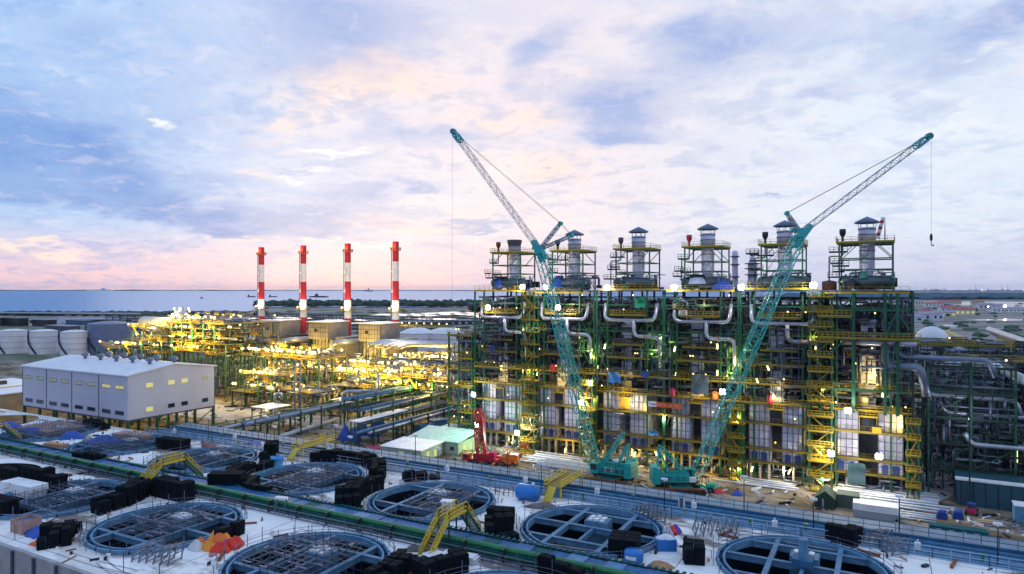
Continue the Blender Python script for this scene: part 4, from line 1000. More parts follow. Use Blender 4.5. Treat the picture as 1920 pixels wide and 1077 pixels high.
for a, b in ((-2.0, -1.0), (-.75, .1), (.45, 1.3), (1.55, 2.75)):
    q = MB(); n = int((b-a)/.16)
    for k in range(n): q.box(a+k*.16, a+k*.16+.1, -.08, -.05, -.22, .02+.1*((k*7) % 3 == 0))
    q.build('faded_word', pw, bn)
# stair towers
def stair_tower(label, xc, ztop, w=3.4, m1=None, step=2.95, lit=False):
    t = thing('stair_tower', label, 'stair tower', (xc, YF-1.6, 0), 0, 'stair towers of the boiler row')
    for x in (-w/2, w/2):
        for y in (-1.1, 1.1): MB().box(x-.14, x+.14, y-.14, y+.14, 0, ztop).build('column', yel if lit else grn, t)
    n = int(ztop/step)
    for k in range(n+1):
        z = k*step+.2
        if z > ztop: break
        o = MB().box(-w/2-.3, w/2+.3, -1.3, 1.3, z-.22, z).build('landing', yeld, t)
        MB().rail((-w/2-.3, -1.3, z), (w/2+.3, -1.3, z), 1.1, .8, .1).build('railing', yel, o)
        if k < n:
            s_ = 1 if k % 2 else -1
            MB().beam((-s_*w*.4, -.9, z), (s_*w*.4, -.9, z+step), .9, .14).build('flight', yeld, t)
    return t
stair_tower('yellow stair tower between the first and second boiler', -75.5, 39.4, 3.2)
stair_tower('tall yellow stair tower between the fifth and rightmost boiler', -10.8, 39.3, 4.0, lit=False)
stair_tower('low yellow stair tower right of the second boiler casing', -60.3, 19.5, 2.6)
stair_tower('low yellow stair tower right of the fourth boiler casing', -26.9, 16.2, 2.6)
stair_tower('short yellow stair tower at the right end of the row', 5.0, 16, 1.8)
# annex left of the row
def tower_frame(label, x0, x1, y0, y1, levels, name='pipe_structure', cat='structure', seed=5, m1=None, mcol=None, n=120, group=None, lamps=4, deck=yeld, piping=stl, big=None):
    railm = yel if deck is yeld else grnd
    t = thing(name, label, cat, ((x0+x1)/2, (y0+y1)/2, 0), 0, group); hx, hy = (x1-x0)/2, (y1-y0)/2; ztop = levels[-1]; r = random.Random(seed)
    nx = max(1, round(hx*2/6.5)); ny = max(1, round(hy*2/7)); mcol = mcol or grn
    for i in range(nx+1):
        for j in range(ny+1):
            x, y = -hx+2*hx*i/nx, -hy+2*hy*j/ny; MB().box(x-.18, x+.18, y-.18, y+.18, 0, ztop+(.8 if j == 0 else 0)).build('column', mcol, t)
    for z in levels:
        o = MB().box(-hx-.3, hx+.3, -hy-.3, -hy+1.2, z-.3, z).build('platform', deck, t); MB().rail((-hx-.3, -hy-.3, z), (hx+.3, -hy-.3, z), 1.1, 1.1, .09).rail((hx+.3, -hy-.3, z), (hx+.3, hy, z), 1.1, 1.1, .09).build('railing', railm, o)
        MB().box(hx-.9, hx+.3, -hy+1.2, hy, z-.3, z).build('side_platform', deck, t)
        for j in range(1, ny+1): y = -hy+2*hy*j/ny; MB().box(-hx, hx-.9, y-.12, y+.12, z-.35, z-.05).build('floor_beam', mcol, t)
    z0s = [0]+levels[:-1]
    for a, b in zip(z0s, levels):
        for i in range(nx):
            if r.random() < .45: x = -hx+2*hx*i/nx; MB().beam((x, -hy+.02, a), (x+2*hx/nx, -hy+.02, b-.3), .14).build('brace', mcol, t)
        for q in range(3):
            z = r.uniform(a+.5, b-.6); y = r.uniform(-hy+.5, hy); MB().tube([(-hx-r.uniform(0, 2), y, z), (hx+r.uniform(0, 2), y, z)], r.choice([.15, .22, .32]), 8).build('pipe', piping, t)
    clutter(seed, -hx, hx, -hy+.5, hy, .5, ztop+.5, n).build('small_piping', piping, t, kind='stuff')
    clutter(seed+1, -hx, hx, -hy+.5, hy, .5, ztop-.5, n//2, 'steel').build('bracing_steel', grnd, t, kind='stuff')
    clutter(seed+2, -hx, hx, -hy+.5, hy, .5, ztop-1, n//5, 'e').build('equipment', mid, t, kind='stuff')
    for q in range(lamps):
        MB().ball((r.uniform(-hx, hx), -hy-.3, r.choice(levels)+1.6), .2, 6).build('lamp', lampy, t)
    return t
tower_frame('dark green pipe structure left of the leftmost boiler', -101, -93.8, 151, 166, [5, 10, 14.5, 19, 23.6, 28], seed=15, n=160)
tower_frame('narrow green structure joining the annex and the leftmost boiler', -97.5, -93.5, 150.5, 153, [8, 15, 22, 28], seed=16, n=60, lamps=2)
# dark cooler box hanging on the left
t = thing('hanging_cooler', 'dark round cooler sticking out at the upper left corner of the boiler row', 'cooler', PY(888, 577, 152)); MB().tube([(-1.6, 0, 0), (-1.2, 0, 0), (1.6, 0, 0), (2.2, 0, 0)], [.6, 1.15, 1.15, .5], 12).build('shell', drk, t); MB().tube([(1.6, 0, -1.2), (10, 0, -1.2), (10.2, 0, -1.4), (10.2, 0, -7)], .4, 8).build('outlet_pipe', ins, t)
# rightmost: heavy green open frame below its stack
t = thing('tower_frame', 'heavy green braced tower standing under the rightmost stack', 'frame', (sx_[5], YF-1.5, 0))
for x in (-8.2, -2.2, 3.2, 5.3): MB().box(x-.3, x+.3, -.3, .3, 16, 39.3).build('column', grn, t)
for z in (31.5, 36, 20.5): MB().box(-8.2, 7.4, -.2, .2, z-.2, z+.25).build('beam', grn, t)
for a in [((-8.2, 0, 32), (-2.2, 0, 38.8)), ((3.4, 0, 38.8), (7.2, 0, 32.5)), ((-8.2, 0, 26), (-2.2, 0, 31.2)), ((3.2, 0, 20.8), (5.3, 0, 31)), ((3.2, 0, 31), (5.3, 0, 36))]: MB().beam(a[0], a[1], .35).build('brace', grn, t)
for x0, x1, z in ((-8.5, 9, 30.6), (-8.5, -2.5, 34.8)):
    o = MB().box(x0, x1, -1.5, -.3, z-.3, z).build('platform', yeld, t); MB().rail((x0, -1.5, z), (x1, -1.5, z), 1.1, .9, .1).build('railing', yel, o)
t = thing('vent_column', 'slim grey column with rings, standing behind the fourth boiler', 'column', (PY(1378, 480, 175).x, 175, 0)); MB().lathe([(.75, 20), (.75, 49), (.5, 49.6), (.01, 49.7)], 12).build('shell', cas, t)
for z in (40, 43, 46, 48): MB().lathe([(.78, z), (1.1, z), (1.1, z+.3), (.78, z+.3)], 12).build('ring', casd, t)
t = thing('vent_column', 'thicker ringed column with a ladder, left of the fifth boiler stack', 'column', (PY(1411, 480, 175).x, 175, 0)); MB().lathe([(1.3, 20), (1.3, 42), (1.15, 42), (1.15, 46.4), (.5, 47.6), (.3, 48.6), (.01, 48.7)], 14).build('shell', cas, t)
for z in (41.5, 43.5, 45, 46.2): MB().lathe([(1.2, z), (1.9, z), (1.9, z+.2), (1.2, z+.2)], 14).build('ring', drk, t)
t = thing('rusty_tank', 'small rust red tank on the top deck between fifth and rightmost boiler', 'tank', PY(1555, 540, 156)); MB().lathe([(1.4, -.5), (1.4, 1.3), (.01, 1.6)], 16).build('shell', rust, t); MB().lathe([(1.43, 1.0), (1.43, 1.2)], 16).build('rim', casd, t)
t = thing('windsock_jib', 'small red and white striped jib pointing up behind the rightmost stack', 'jib', PY(1645, 448, 165))
a, b = PY(1645, 448, 165), PY(1656, 408, 165)
for q in range(7): MB().beam((b-a)*q/7, (b-a)*(q+1)/7, .75).build('jib_section', red if q % 2 else wht, t)
t = thing('aerial_mast', 'thin grey mast at the right corner of the rightmost stack platform', 'mast', (sx_[5]+3.2, YF+6, 49.5)); MB().tube([(0, 0, 0), (0, 0, 2.5), (0, 0, 5)], [.12, .1, .03], 6).build('mast', drk, t)

# floodlights of the boiler row: real lamps
def flood(label, px, py, Y, power, col=WL, m_=lampw, r=.6):
    p = PY(px, py, Y); t = thing('floodlight', label, 'floodlight', p, 0)
    MB().box(-.5, .5, .1, .35, -.4, .4).beam((0, .3, -.3), (0, .5, -1.6), .12).build('housing', drk, t)
    for qx in (-.28, .28):
        for qz in (-.24, .24): MB().tube([(qx, .1, qz), (qx, -.08, qz), (qx, -.14, qz)], [.2, .34, .22], 10).build('lens', m_, t)
    light('flood_light', (0, -1.0, 0), power*.6, col, .35, t)
for a in [('blazing floodlight on the upper crane boom side of the second boiler', 1046, 577, 147, 5000), ('floodlight on the top deck edge of the leftmost boiler', 980, 538, 148, 3500), ('floodlight at the left wall of the leftmost boiler casing', 888, 740, 147.5, 3500),
          ('floodlight on the casing of the second boiler', 1090, 755, 147, 3500), ('floodlight low at the right of the leftmost boiler, above the boom lift', 970, 812, 146, 4500), ('floodlight on the top deck beside the left boom', 1023, 539, 148, 1200),
          ('floodlight on the top deck between the second and third boiler', 1138, 540, 148.3, 1500), ('floodlight on the top deck between the third and fourth boiler', 1264, 539, 148.3, 1800), ('floodlight on the top deck between the fourth and fifth boiler', 1390, 539, 148.3, 1800),
          ('floodlight on the top deck between the fifth and rightmost boiler', 1525, 535, 148, 3500), ('floodlight on the upper wall of the rightmost boiler', 1590, 770, 147, 3500), ('floodlight at the left foot of the rightmost boiler casing', 1558, 850, 145.5, 5000),
          ('floodlight on the right casing bay of the rightmost boiler', 1648, 856, 146, 3500), ('small floodlight between second and third boiler', 1107, 718, 147.5, 1200), ('small floodlight behind the right crane boom', 1355, 735, 147.5, 1500), ('floodlight on the left upper walkway of the leftmost boiler', 915, 577, 148, 1500)]: flood(*a)
flood('green glowing floodlight beside the teal shed', 893, 797, 144, 2500, GL, lampg)
# warm work lights inside the row
rg = random.Random(77)
warm_spots = [(-76, 8, 3), (-76, 20, 3), (-60, 14, 2), (-60, 3, 2.2), (-43, 2, 2), (-43, 11, 1.5), (-27, 2, 2), (-27, 13, 1.5), (-10.5, 8, 3), (-10.5, 20, 2.5), (-10.5, 2, 2), (-82, 2, 1.5), (-66, 2.5, 1.8), (-50, 2.5, 1.8), (-34, 2.5, 1.8), (-18, 2.5, 1.8),
              (-84, 18.2, 1.2), (-68, 18.2, 1.2), (-52, 18.2, 1.), (-35, 18.2, 1.3), (-19, 18.2, 1.3), (-3, 18.2, 1.6), (-60, 24, 2), (-27, 24, 1), (-12, 30, 1.5), (-76, 30, 1.5), (-66, 36, 1), (-34, 37, 1), (-2, 23, 2.), (3, 14, 1), (-51, 14, 1.2), (-47, 13, 1.2)]
for k, (x, z, p) in enumerate(warm_spots):
    light('work_light', (x, YF-.8+rg.uniform(-.8, 1.5), z), 420*p, YL if k % 5 else (1, .9, .5), .3)
for x, z in ((-60.6, 26), (-44, 25.5), (-44, 29), (-27.5, 27), (-28, 22)): light('green_work_light', (x, YF+1, z), 900, (.5, 1, .1), .3)
glowm = mat('fluorescent_tube', (1, 1, .6), .3, 0, 0, 1, (.95, .95, .35), 6.)
for k, (px, py) in enumerate([(1008, 700), (1134, 650), (1265, 655), (1268, 700), (1420, 715), (1345, 650), (1440, 690), (1530, 650), (1120, 690), (1640, 700), (1655, 740), (1450, 745), (940, 690), (1120, 850), (1190, 852), (1230, 850), (1410, 880), (1480, 885), (1060, 845), (1560, 650), (1345, 700)]):
    o = MB().box(-.12, .12, -.1, .1, -.55, .55).build('tube_lamp', glowm); o.location = PY(px, py, YF+.6); o.rotation_euler = (0, rg.uniform(-.4, .4), 0)
    nm = ['left of the blue square tarpaulin', 'on the second boiler', 'on the third boiler', 'on the fourth boiler', 'on the fifth boiler']
    tag(o, 'small glowing strip lamp among the boiler pipework', 'lamp', 'strip lamps in the boiler row')

# ================================================================== CRAWLER CRANES
def crane(label, loc, rz, joint, tip, struts, hookz, logo):
    """local frame: +x towards the boom"""
    t = thing('crawler_crane', label, 'crane', loc, rz, 'teal crawler cranes in front of the boilers')
    for s_ in (-1, 1):
        y = s_*2.9; pr = [(-4.6, .55), (-4.2, .15), (4.2, .15), (4.6, .55), (4.6, .85), (4.2, 1.25), (-4.2, 1.25), (-4.6, .85)]
        mb = MB(); i = 0; n = len(pr); mb.v = [(p[0], y-.5, p[1]) for p in pr]+[(p[0], y+.5, p[1]) for p in pr]
        mb.f = [tuple(range(n)), tuple(reversed(range(n, 2*n)))]+[(k, k+n, (k+1) % n+n, (k+1) % n) for k in range(n)]; mb.s = [0]*(n+2)
        tr = mb.build('track', mat('muddy_track_steel', (.09, .05, .035), .8, .2, .4, 2), t)
        sh = MB()
        for k in range(22): sh.box(-4.3+k*.4, -4.3+k*.4+.26, y-.62, y+.62, 1.25, 1.33)
        sh.build('track_shoes', rust, tr)
        for k in range(7): MB().tube([(-3.9+k*1.3, y-.56, .65), (-3.9+k*1.3, y+.56, .65)], .38, 10).build('track_roller', drk, tr)
    MB().box(-2.2, 2.2, -2.4, 2.4, .6, 1.4).lathe([(1.6, 1.4), (1.6, 1.8)], 16).build('carbody', teald, t)
    MB().box(-5.0, 3.1, -1.75, 1.75, 1.85, 2.2).build('deck', drk, t)
    MB().loop_rail([(-4, -1.7, 3.9), (1.6, -1.7, 3.9)], h=.9, step=1.1, t=.05).loop_rail([(-4, 1.7, 3.7), (1.6, 1.7, 3.7)], h=.9, step=1.1, t=.05).build('handrail', teald, t)
    MB().tube([(-3, -1.2, 3.9), (-3, -1.2, 4.7), (-3.3, -1.2, 4.9)], .12, 8).build('exhaust', drk, t); MB().box(-3.9, -2.4, -1.79, -1.76, 2.5, 3.3).box(-3.9, -2.4, 1.76, 1.79, 2.5, 3.3).build('radiator_grille', drk, t); MB().box(-.8, 1.4, -.7, .7, 2.2, 3.3).build('engine_cover', stl, t)
    MB().box(-1.2, 1.5, 1.76, 2.3, 2.1, 2.2).box(-1.2, 1.5, -2.3, -1.76, 2.1, 2.2).build('catwalk', drk, t)
    h = MB().box(-4.0, 1.6, -1.75, -.65, 2.2, 3.9).box(-4.0, 1.6, .65, 1.75, 2.2, 3.7).build('machinery_house', teal, t)
    for k in range(4):
        for yy in (-1.8, 1.8): MB().box(-3.6+k*1.25, -2.7+k*1.25, yy-.03, yy+.03, 2.5, 3.4).build('house_door', teald, h)
    cwt = MB().box(-5.6, -4.1, -2.3, 2.3, 1.9, 4.9).build('counterweight', teal, t)
    for z in (2.9, 3.9): MB().box(-5.65, -4.05, -2.35, 2.35, z-.04, z+.04).build('slab_joint', teald, cwt)
    MB().tube([(-5, -1.6, 4.9), (-5, -1.6, 5.2)], .7, 12).build('lifting_cap', teal, cwt)
    c = MB().prism([(1.5, .95), (3.2, .95), (3.2, 2.3), (1.5, 2.3)], 2.1, 4.2).build('cab', teal, t)
    MB().box(3.2, 3.26, 1.05, 2.2, 2.9, 4.0).box(1.7, 3.0, 2.3, 2.35, 2.9, 4.0).box(1.7, 3.0, .9, .95, 2.9, 4.0).build('cab_window', glassd, c)
    MB().box(1.6, 2.9, -1.9, -1.2, 2.3, 3.2).build('front_panel', wht, t)
    if logo:
        sgn = -1 if rz < 1 else 1
        q = MB().box(-1.6, .3, sgn*1.80, sgn*1.78, 2.75, 3.45).build('nameplate', mat('pale_pink_plate', (.7, .45, .55), .5), t)
        gl = MB()
        for k in range(6): gl.box(-1.35+k*.24, -1.2+k*.24, sgn*1.83, sgn*1.80, 2.95, 3.25)
        gl.build('nameplate_mark', skin_red, q)
    dr = MB().tube([(-1.6, -.6, 2.9), (-1.6, .6, 2.9)], .55, 14).build('winch_drum', teald, t); MB().tube([(.2, -.6, 2.9), (.2, .6, 2.9)], .5, 14).build('winch_drum', teald, t)
    # gantry and mast
    gt = Vector((-4.2, 0, 8.4))
    for s_ in (-.9, .9):
        MB().beam((-4.3, s_, 2.2), gt+Vector((0, s_*.5, 0)), .3).build('gantry_leg', teal, t); MB().beam((-1.2, s_, 2.2), gt+Vector((0, s_*.5, 0)), .3).build('gantry_leg', teal, t)
    mt = Vector((-3.4, 0, 10.6)) if logo else Vector((-4.0, 0, 9.0))
    MB().lattice((2.0, 0, 2.6), mt, 1.3, .7, 7, .2, (0, 1, 0), .4, .4).build('mast', teal, t)
    foot = Vector((2.9, 0, 2.5)); J = Vector(joint); T = Vector(tip); d = (J-foot); n = 5
    # boom sections: foot, inserts, top
    mats = [teal]*4+[boomg]
    for k in range(4):
        a, b = foot+d*k/4, foot+d*(k+1)/4
        MB().lattice(a, b, 2.2, 1.9, 8, .17, (0, 1, 0), .25 if k == 0 else 1, .45 if k == 3 else 1).build('boom_section', teal, t)
    e = (T-J); 
    for k in range(3):
        a, b = J+e*(k/3), J+e*((k+1)/3)
        MB().lattice(a, b, 1.2, 1.0, 9, .085, (0, 1, 0), .5 if k == 0 else 1, .35 if k == 2 else 1).build('jib_section', boomg if k < 2 or True else teal, t)
    jd = e.normalized()
    MB().lattice(T-jd*3.2, T, 1.3, 1.0, 3, .26, (0, 1, 0), 1, .5).build('jib_head', teal, t)
    MB().tube([T+Vector((0, -.5, 0)), T+Vector((0, .5, 0))], .65, 12).build('head_sheave', teald, t)
    up = Vector((-jd.z, 0, jd.x)) if jd.x > 0 else Vector((jd.z, 0, -jd.x))
    bd = d.normalized()
    MB().box(-.9, .9, -.9, .9, -.9, .9).build('joint_block', teal, t).location = J
    MB().beam(J-bd*3, J+jd*2.5, 1.3, 1.0).beam(J-bd*2.2+Vector((-1, 0, .4)), J+Vector((1.6, 0, .6)), .8).build('joint_frame', teal, t)
    for s_ in struts:
        S = Vector(s_); MB().lattice(J, S, .9, .5, 6, .14, (0, 1, 0), .6, .6).build('jib_strut', boomg, t); MB().tube([S+Vector((0, -.5, 0)), S+Vector((0, .5, 0))], .42, 10).build('strut_head', teal, t)
    S0 = Vector(struts[0]); S1 = Vector(struts[-1])
    for y in (-.5, .5):
        o_ = Vector((0, y, 0))
        MB().tube([T+o_, S0+o_], .035, 5).build('pendant', drk, t); MB().tube([S0+o_, S1+o_], .04, 5).build('pendant', drk, t); MB().tube([S1+o_, mt+o_], .035, 5).build('pendant', drk, t)
        MB().tube([mt+o_, foot+d*.97+o_], .035, 5).build('pendant', drk, t); MB().tube([mt+o_, gt+o_], .04, 5).build('pendant', drk, t)
    hp = T+jd*.5; hk = MB().tube([hp, (hp.x, hp.y, hookz+1.6)], .022, 5).build('hoist_rope', drk, t)
    hb = MB().lathe([(.04, 1.3), (.12, 1.2), (.26, .8), (.26, .1), (.1, -.2), (.04, -.5)], 8).build('hook_block', drk, t); hb.location = (hp.x, hp.y, hookz)
    MB().bent([(0, 0, -.5), (0, 0, -1.0), (.4, 0, -1.2), (.4, 0, -.8)], .08, .15, 6).build('hook', drk, hb)
    return t
O1 = Vector((-50.0, 134, 0))
J1 = PY(1012, 468, 134); T1 = PY(850, 247, 134); A1_ = PY(1051, 419, 134); B1_ = PY(1072, 442, 134)
def loc1(p): return (-(p.x-O1.x), 0, p.z)
crane('left crawler crane, its jib leaning up to the left over the chimneys', O1, math.pi, loc1(J1), loc1(T1), [loc1(A1_), loc1(B1_)], 14, True)
O2 = Vector((-35.4, 134.8, 0)); ps = math.radians(25)
def loc2(px, py):
    a = math.atan((px-960)/1280)-YAW; ta = math.tan(a); tt = (ta*O2.y-O2.x)/(math.cos(ps)-ta*math.sin(ps))
    X, Y = O2.x+tt*math.cos(ps), O2.y+tt*math.sin(ps); dd = Y*CA-X*SA
    return (tt, 0, HC-(py-543)*dd/1280)
T2 = loc2(1742, 256)
crane('right crawler crane, its jib stretched far up to the right', O2, ps, loc2(1501, 437), T2, [loc2(1475, 400), loc2(1486, 432)], 49.6, False)
# ================================================================== SITE VEHICLES
def wheels(t, pts, r=.5, w=.35):
    for (x, y) in pts:
        wv = MB().tube([(x, y-w/2, r), (x, y+w/2, r)], r, 14).build('wheel', drk, t); MB().tube([(x, y-w/2-.02, r), (x, y+w/2+.02, r)], r*.5, 10).build('rim', stl, wv)
t = thing('truck_crane', 'red truck crane with raised lattice boom left of the boom lift', 'crane', P(906, 870), math.radians(12))
MB().box(-3.6, 3.8, -1.2, 1.2, .7, 1.3).build('chassis', red, t); wheels(t, [(x, y) for x in (-2.8, -1.4, 1.2, 2.6) for y in (-1.1, 1.1)], .55)
c = MB().prism([(-4.6, -1.2), (-3.2, -1.2), (-3.2, 1.2), (-4.6, 1.2)], .8, 2.3).build('cab', red, t); MB().box(-4.64, -4.6, -1, 1, 1.5, 2.1).box(-4.4, -3.4, -1.23, -1.2, 1.5, 2.1).build('window', glassd, c)
MB().box(-2, 2.4, -1.2, 1.2, 1.4, 2.6).build('superstructure', red, t); MB().box(1.8, 3.0, -1.1, 1.1, 1.5, 2.9).build('counterweight', skin_red, t)
MB().lattice((-.5, 0, 2.4), (-1.2, 0, 12.6), 2.0, 1.3, 9, .28, (1, 0, 0), .8, .35).build('boom', red, t); MB().beam((.6, 0, 2.5), (-.6, 0, 11), .5).build('luffing_ram', skin_red, t)
for x in (-3.4, 3.2):
    for s_ in (-1, 1): MB().box(x-.15, x+.15, min(0, s_*3), max(0, s_*3), .6, .9).box(x-.25, x+.25, s_*3-.25, s_*3+.25, 0, .7).build('outrigger', orn, t)
t = thing('boom_lift', 'orange boom lift with its pale arm raised to the right', 'boom lift', P(955, 873), math.radians(10))
MB().box(-1.6, 1.6, -1.0, 1.0, .5, 1.2).build('chassis', orn, t); wheels(t, [(-1.2, -1.1), (1.2, -1.1), (-1.2, 1.1), (1.2, 1.1)], .5)
MB().box(-.6, 2.1, -.8, .8, 1.3, 2.6).build('turret', orn, t); MB().beam((-2.2, 0, 1.6), (2.8, 0, 4.6), .4).build('arm', mat('pale_orange_arm', (.72, .45, .25), .5), t); MB().beam((-2.2, 0, 1.6), (-.6, 0, 1.6), .45).build('lower_arm', orn, t)
b = MB().box(2.8, 4.3, -.6, .6, 4.4, 4.5).build('basket', orn, t); MB().loop_rail([(2.8, -.6, 4.5), (4.3, -.6, 4.5), (4.3, .6, 4.5), (2.8, .6, 4.5), (2.8, -.6, 4.5)], h=1.1, step=.7).build('basket_rail', orn, b)
t = thing('flatbed_truck', 'small red and white flatbed truck between the truck crane and the boom lift', 'truck', P(940, 866), math.radians(5))
MB().box(-2.4, 1.0, -1, 1, .8, 1.0).box(-2.4, -2.3, -1, 1, 1, 1.5).box(-2.4, 1, -1.02, -.96, 1, 1.45).build('bed', skin_red, t); c = MB().box(1.1, 2.5, -1, 1, .7, 2.3).build('cab', wht, t); MB().box(2.5, 2.53, -.9, .9, 1.5, 2.1).box(1.4, 2.3, -1.03, -1, 1.5, 2.1).build('window', glassd, c); wheels(t, [(-1.6, -.9), (1.8, -.9), (-1.6, .9), (1.8, .9)], .42)
t = thing('forklift', 'teal green rough terrain forklift in front of the right crane', 'forklift', P(1322, 921), math.radians(-5))
MB().box(-1.7, 1.6, -.9, .9, .6, 1.2).build('chassis', mat('mint_green_paint', (.02, .42, .30), .45), t); MB().prism([(.5, -.8), (2.1, -.8), (2.1, .8), (.5, .8)], .8, 1.7).build('counterweight', MATS['mint_green_paint'], t)
c = MB()
for x in (-.9, .5):
    for y in (-.7, .7): c.beam((x, y, 1.2), (x*.8, y, 2.8), .1)
c.box(-.9, .5, -.75, .75, 2.8, 2.88).build('roll_cage', drk, t); wheels(t, [(-1.3, -.95), (1.4, -.95), (-1.3, .95), (1.4, .95)], .6)
MB().box(-2.1, -1.9, -.6, -.45, .2, 2.4).box(-2.1, -1.9, .45, .6, .2, 2.4).build('mast', MATS['mint_green_paint'], t); MB().box(-3.2, -2.0, -.5, -.35, .2, .3).box(-3.2, -2.0, .35, .5, .2, .3).build('fork', drk, t)
t = thing('tractor', 'small dark red and blue tractor parked at the navy hoarding', 'tractor', P(1822, 965), math.radians(80))
MB().box(-.9, .9, -.7, .7, .5, 1.2).build('body', skin_red, t); c = MB().box(-.7, .3, -.6, .6, 1.2, 2.1).build('cab', bdr, t); MB().box(-.72, -.7, -.5, .5, 1.3, 1.9).build('window', glassd, c); wheels(t, [(-.7, -.8), (.8, -.8), (-.7, .8), (.8, .8)], .5)
# ================================================================== SHEDS AND CONTAINERS
def shed_(label, pa, pb, depth, h, m_roof, m_wall, over=.4, ridge=0., drop=0., cat='shed', win=True):
    """front edge from pa to pb on the ground"""
    d = (pb-pa); L_ = d.length; rz = math.atan2(d.y, d.x); t = thing('site_shed' if cat == 'shed' else 'container', label, cat, pa, rz)
    MB().box(0, L_, 0, .12, 0, h).box(0, L_, depth-.12, depth, 0, h+ridge).box(0, .12, .12, depth-.12, 0, h).box(L_-.12, L_, .12, depth-.12, 0, h).build('wall', m_wall, t)
    mb = MB(); z0, z1 = h, h+ridge; mb.v = [(-over, -over, z0), (L_+over, -over, z0), (L_+over, depth+over, z1), (-over, depth+over, z1), (-over, -over, z0+.15), (L_+over, -over, z0+.15), (L_+over, depth+over, z1+.15), (-over, depth+over, z1+.15)]
    mb.f = [(0, 3, 2, 1), (4, 5, 6, 7), (0, 1, 5, 4), (1, 2, 6, 5), (2, 3, 7, 6), (3, 0, 4, 7)]; mb.s = [0]*6
    rf = mb.build('roof', m_roof, t); rb = MB()
    for k in range(int(L_/1.2)+1): rb.beam((-over+k*1.2, -over, z0+.18), (-over+k*1.2, depth+over, z1+.18), .07)
    rb.build('roof_rib', m_roof, rf)
    if win:
        n = max(2, int(L_/3))
        for k in range(n):
            x = L_*(k+.5)/n; MB().box(x-.6, x+.6, -.05, 0, 1.0, 1.9).build('window', winy if k % 3 == 1 else glassd, t)
        for y in (depth*.3, depth*.65): MB().box(L_, L_+.05, y-.5, y+.5, .2, 2.0).build('door', winy, t)
    return t
shed_('long low site shed with white front roof right of the magenta tank', P(717, 858), P(790, 868), 9, 2.7, rfw, shedw, ridge=.3)
q0 = P(717, 858); q1 = P(790, 868); dv = (q1-q0).normalized(); nv = Vector((-dv.y, dv.x, 0))
shed_('site shed with pale green pitched roof behind the white roofed shed', q0+nv*9.8+dv*1, q1+nv*9.8+dv*4, 9, 3.0, shed, shedw, ridge=1.2)
shed_('teal roofed shed beside the green floodlight', P(822, 828), P(880, 836), 9, 3.4, shed, mat('teal_wall', (.05, .40, .34), .6), ridge=.4, win=False)
shed_('grey site container with pale green top right of the sheds', P(836, 847), P(866, 842), 5.5, 2.8, shed, mat('grey_container_sheet', (.32, .36, .42), .6), cat='container', over=.05)
shed_('blue container behind the sheds', P(789, 820), P(818, 815), 3, 2.8, mat('dark_blue_sheet', (.02, .12, .24), .6), mat('dark_blue_sheet', (0, 0, 0)), cat='container', over=.05, win=False)
shed_('pale blue container beside the blue one', P(812, 810), P(840, 806), 3, 3, rfw, tankl, cat='container', over=.05, win=False)
t = thing('fuel_tank', 'small magenta cylinder tank at the left end of the site sheds', 'tank', P(699, 852), .3); MB().tube([(-1.7, 0, 1), (-1.5, 0, 1), (1.5, 0, 1), (1.7, 0, 1)], [.5, .95, .95, .5], 14).build('shell', skin_red, t); MB().box(-1, -.8, -.7, .7, 0, .5).box(.8, 1, -.7, .7, 0, .5).build('saddle', drk, t)
wa = P(1795, 947); hl = thing('hoarding_box', 'large navy blue container wall with a white top edge at the right margin', 'container', wa)
MB().box(0, 26, 0, 8, 0, 4.7).build('wall', navy, hl); MB().box(-.3, 26.3, -.3, 1.4, 4.7, 5.0).build('roof', wht, hl); MB().box(0, 26, 1.4, 8, 4.7, 4.85).build('rear_roof', navy, hl)
for k in range(14): MB().box(k*1.9+.5, k*1.9+.62, -.05, 0, 0, 4.7).build('sheet_seam', drk, hl)
t = thing('small_cabin', 'pale blue cabin at the right edge in front of the navy hoarding', 'cabin', P(1925, 985)); MB().box(-1.6, 2, 0, 3, 0, 3).build('wall', tankl, t); MB().box(-1.7, 2.1, -.1, 3.1, 3, 3.15).build('roof', rfw, t)
tp = thing('field_tent', 'dark green ridge tent on the bare ground before the rightmost boiler', 'tent', P(1528, 950), 0)
gm_ = mat('dark_green_canvas', (.02, .05, .04), .85, 0, .3)
mb = MB(); mb.v = [(0, 0, 0), (3.4, 0, 0), (3.4, 0, 1.7), (1.7, 0, 3.1), (0, 0, 1.7), (0, 4.6, 0), (3.4, 4.6, 0), (3.4, 4.6, 1.7), (1.7, 4.6, 3.1), (0, 4.6, 1.7)]
mb.f = [(0, 1, 2, 3, 4), (9, 8, 7, 6, 5), (4, 3, 8, 9), (3, 2, 7, 8), (0, 4, 9, 5), (2, 1, 6, 7)]; mb.s = [0]*6; mb.build('canvas', gm_, tp); MB().box(1.2, 1.5, -.04, 0, .2, 1.6).build('door_flap', concr, tp)
MB().box(3.5, 7.2, 1.5, 5, 0, 2.4).build('side_canvas', mat('grey_green_canvas', (.06, .09, .08), .85), tp)
t = thing('white_cabin', 'long white cabin roof beside the dark green tent', 'cabin', P(1600, 968)); MB().box(0, 7, 0, 2.6, 0, 2.2).build('wall', mat('grey_container_sheet', (0, 0, 0)), t); MB().box(-.1, 7.1, -.1, 2.7, 2.2, 2.4).build('roof', wht, t); MB().box(-.1, 7.1, -.12, -.1, 1.2, 2.3).build('fascia', wht, t)
for k, (px, lb2) in enumerate([(1776, 'left one of the twin blue pumps on the green skid'), (1806, 'right one of the twin blue pumps on the green skid')]):
    t = thing('pump', lb2, 'pump', P(px-10, 990)+Vector((0, 0, 1.5))); MB().box(-.8, .8, -.6, .6, 0, .9).build('body', bdr, t); MB().tube([(-.6, 0, 1.1), (.6, 0, 1.1)], .5, 10).build('motor', blu, t)
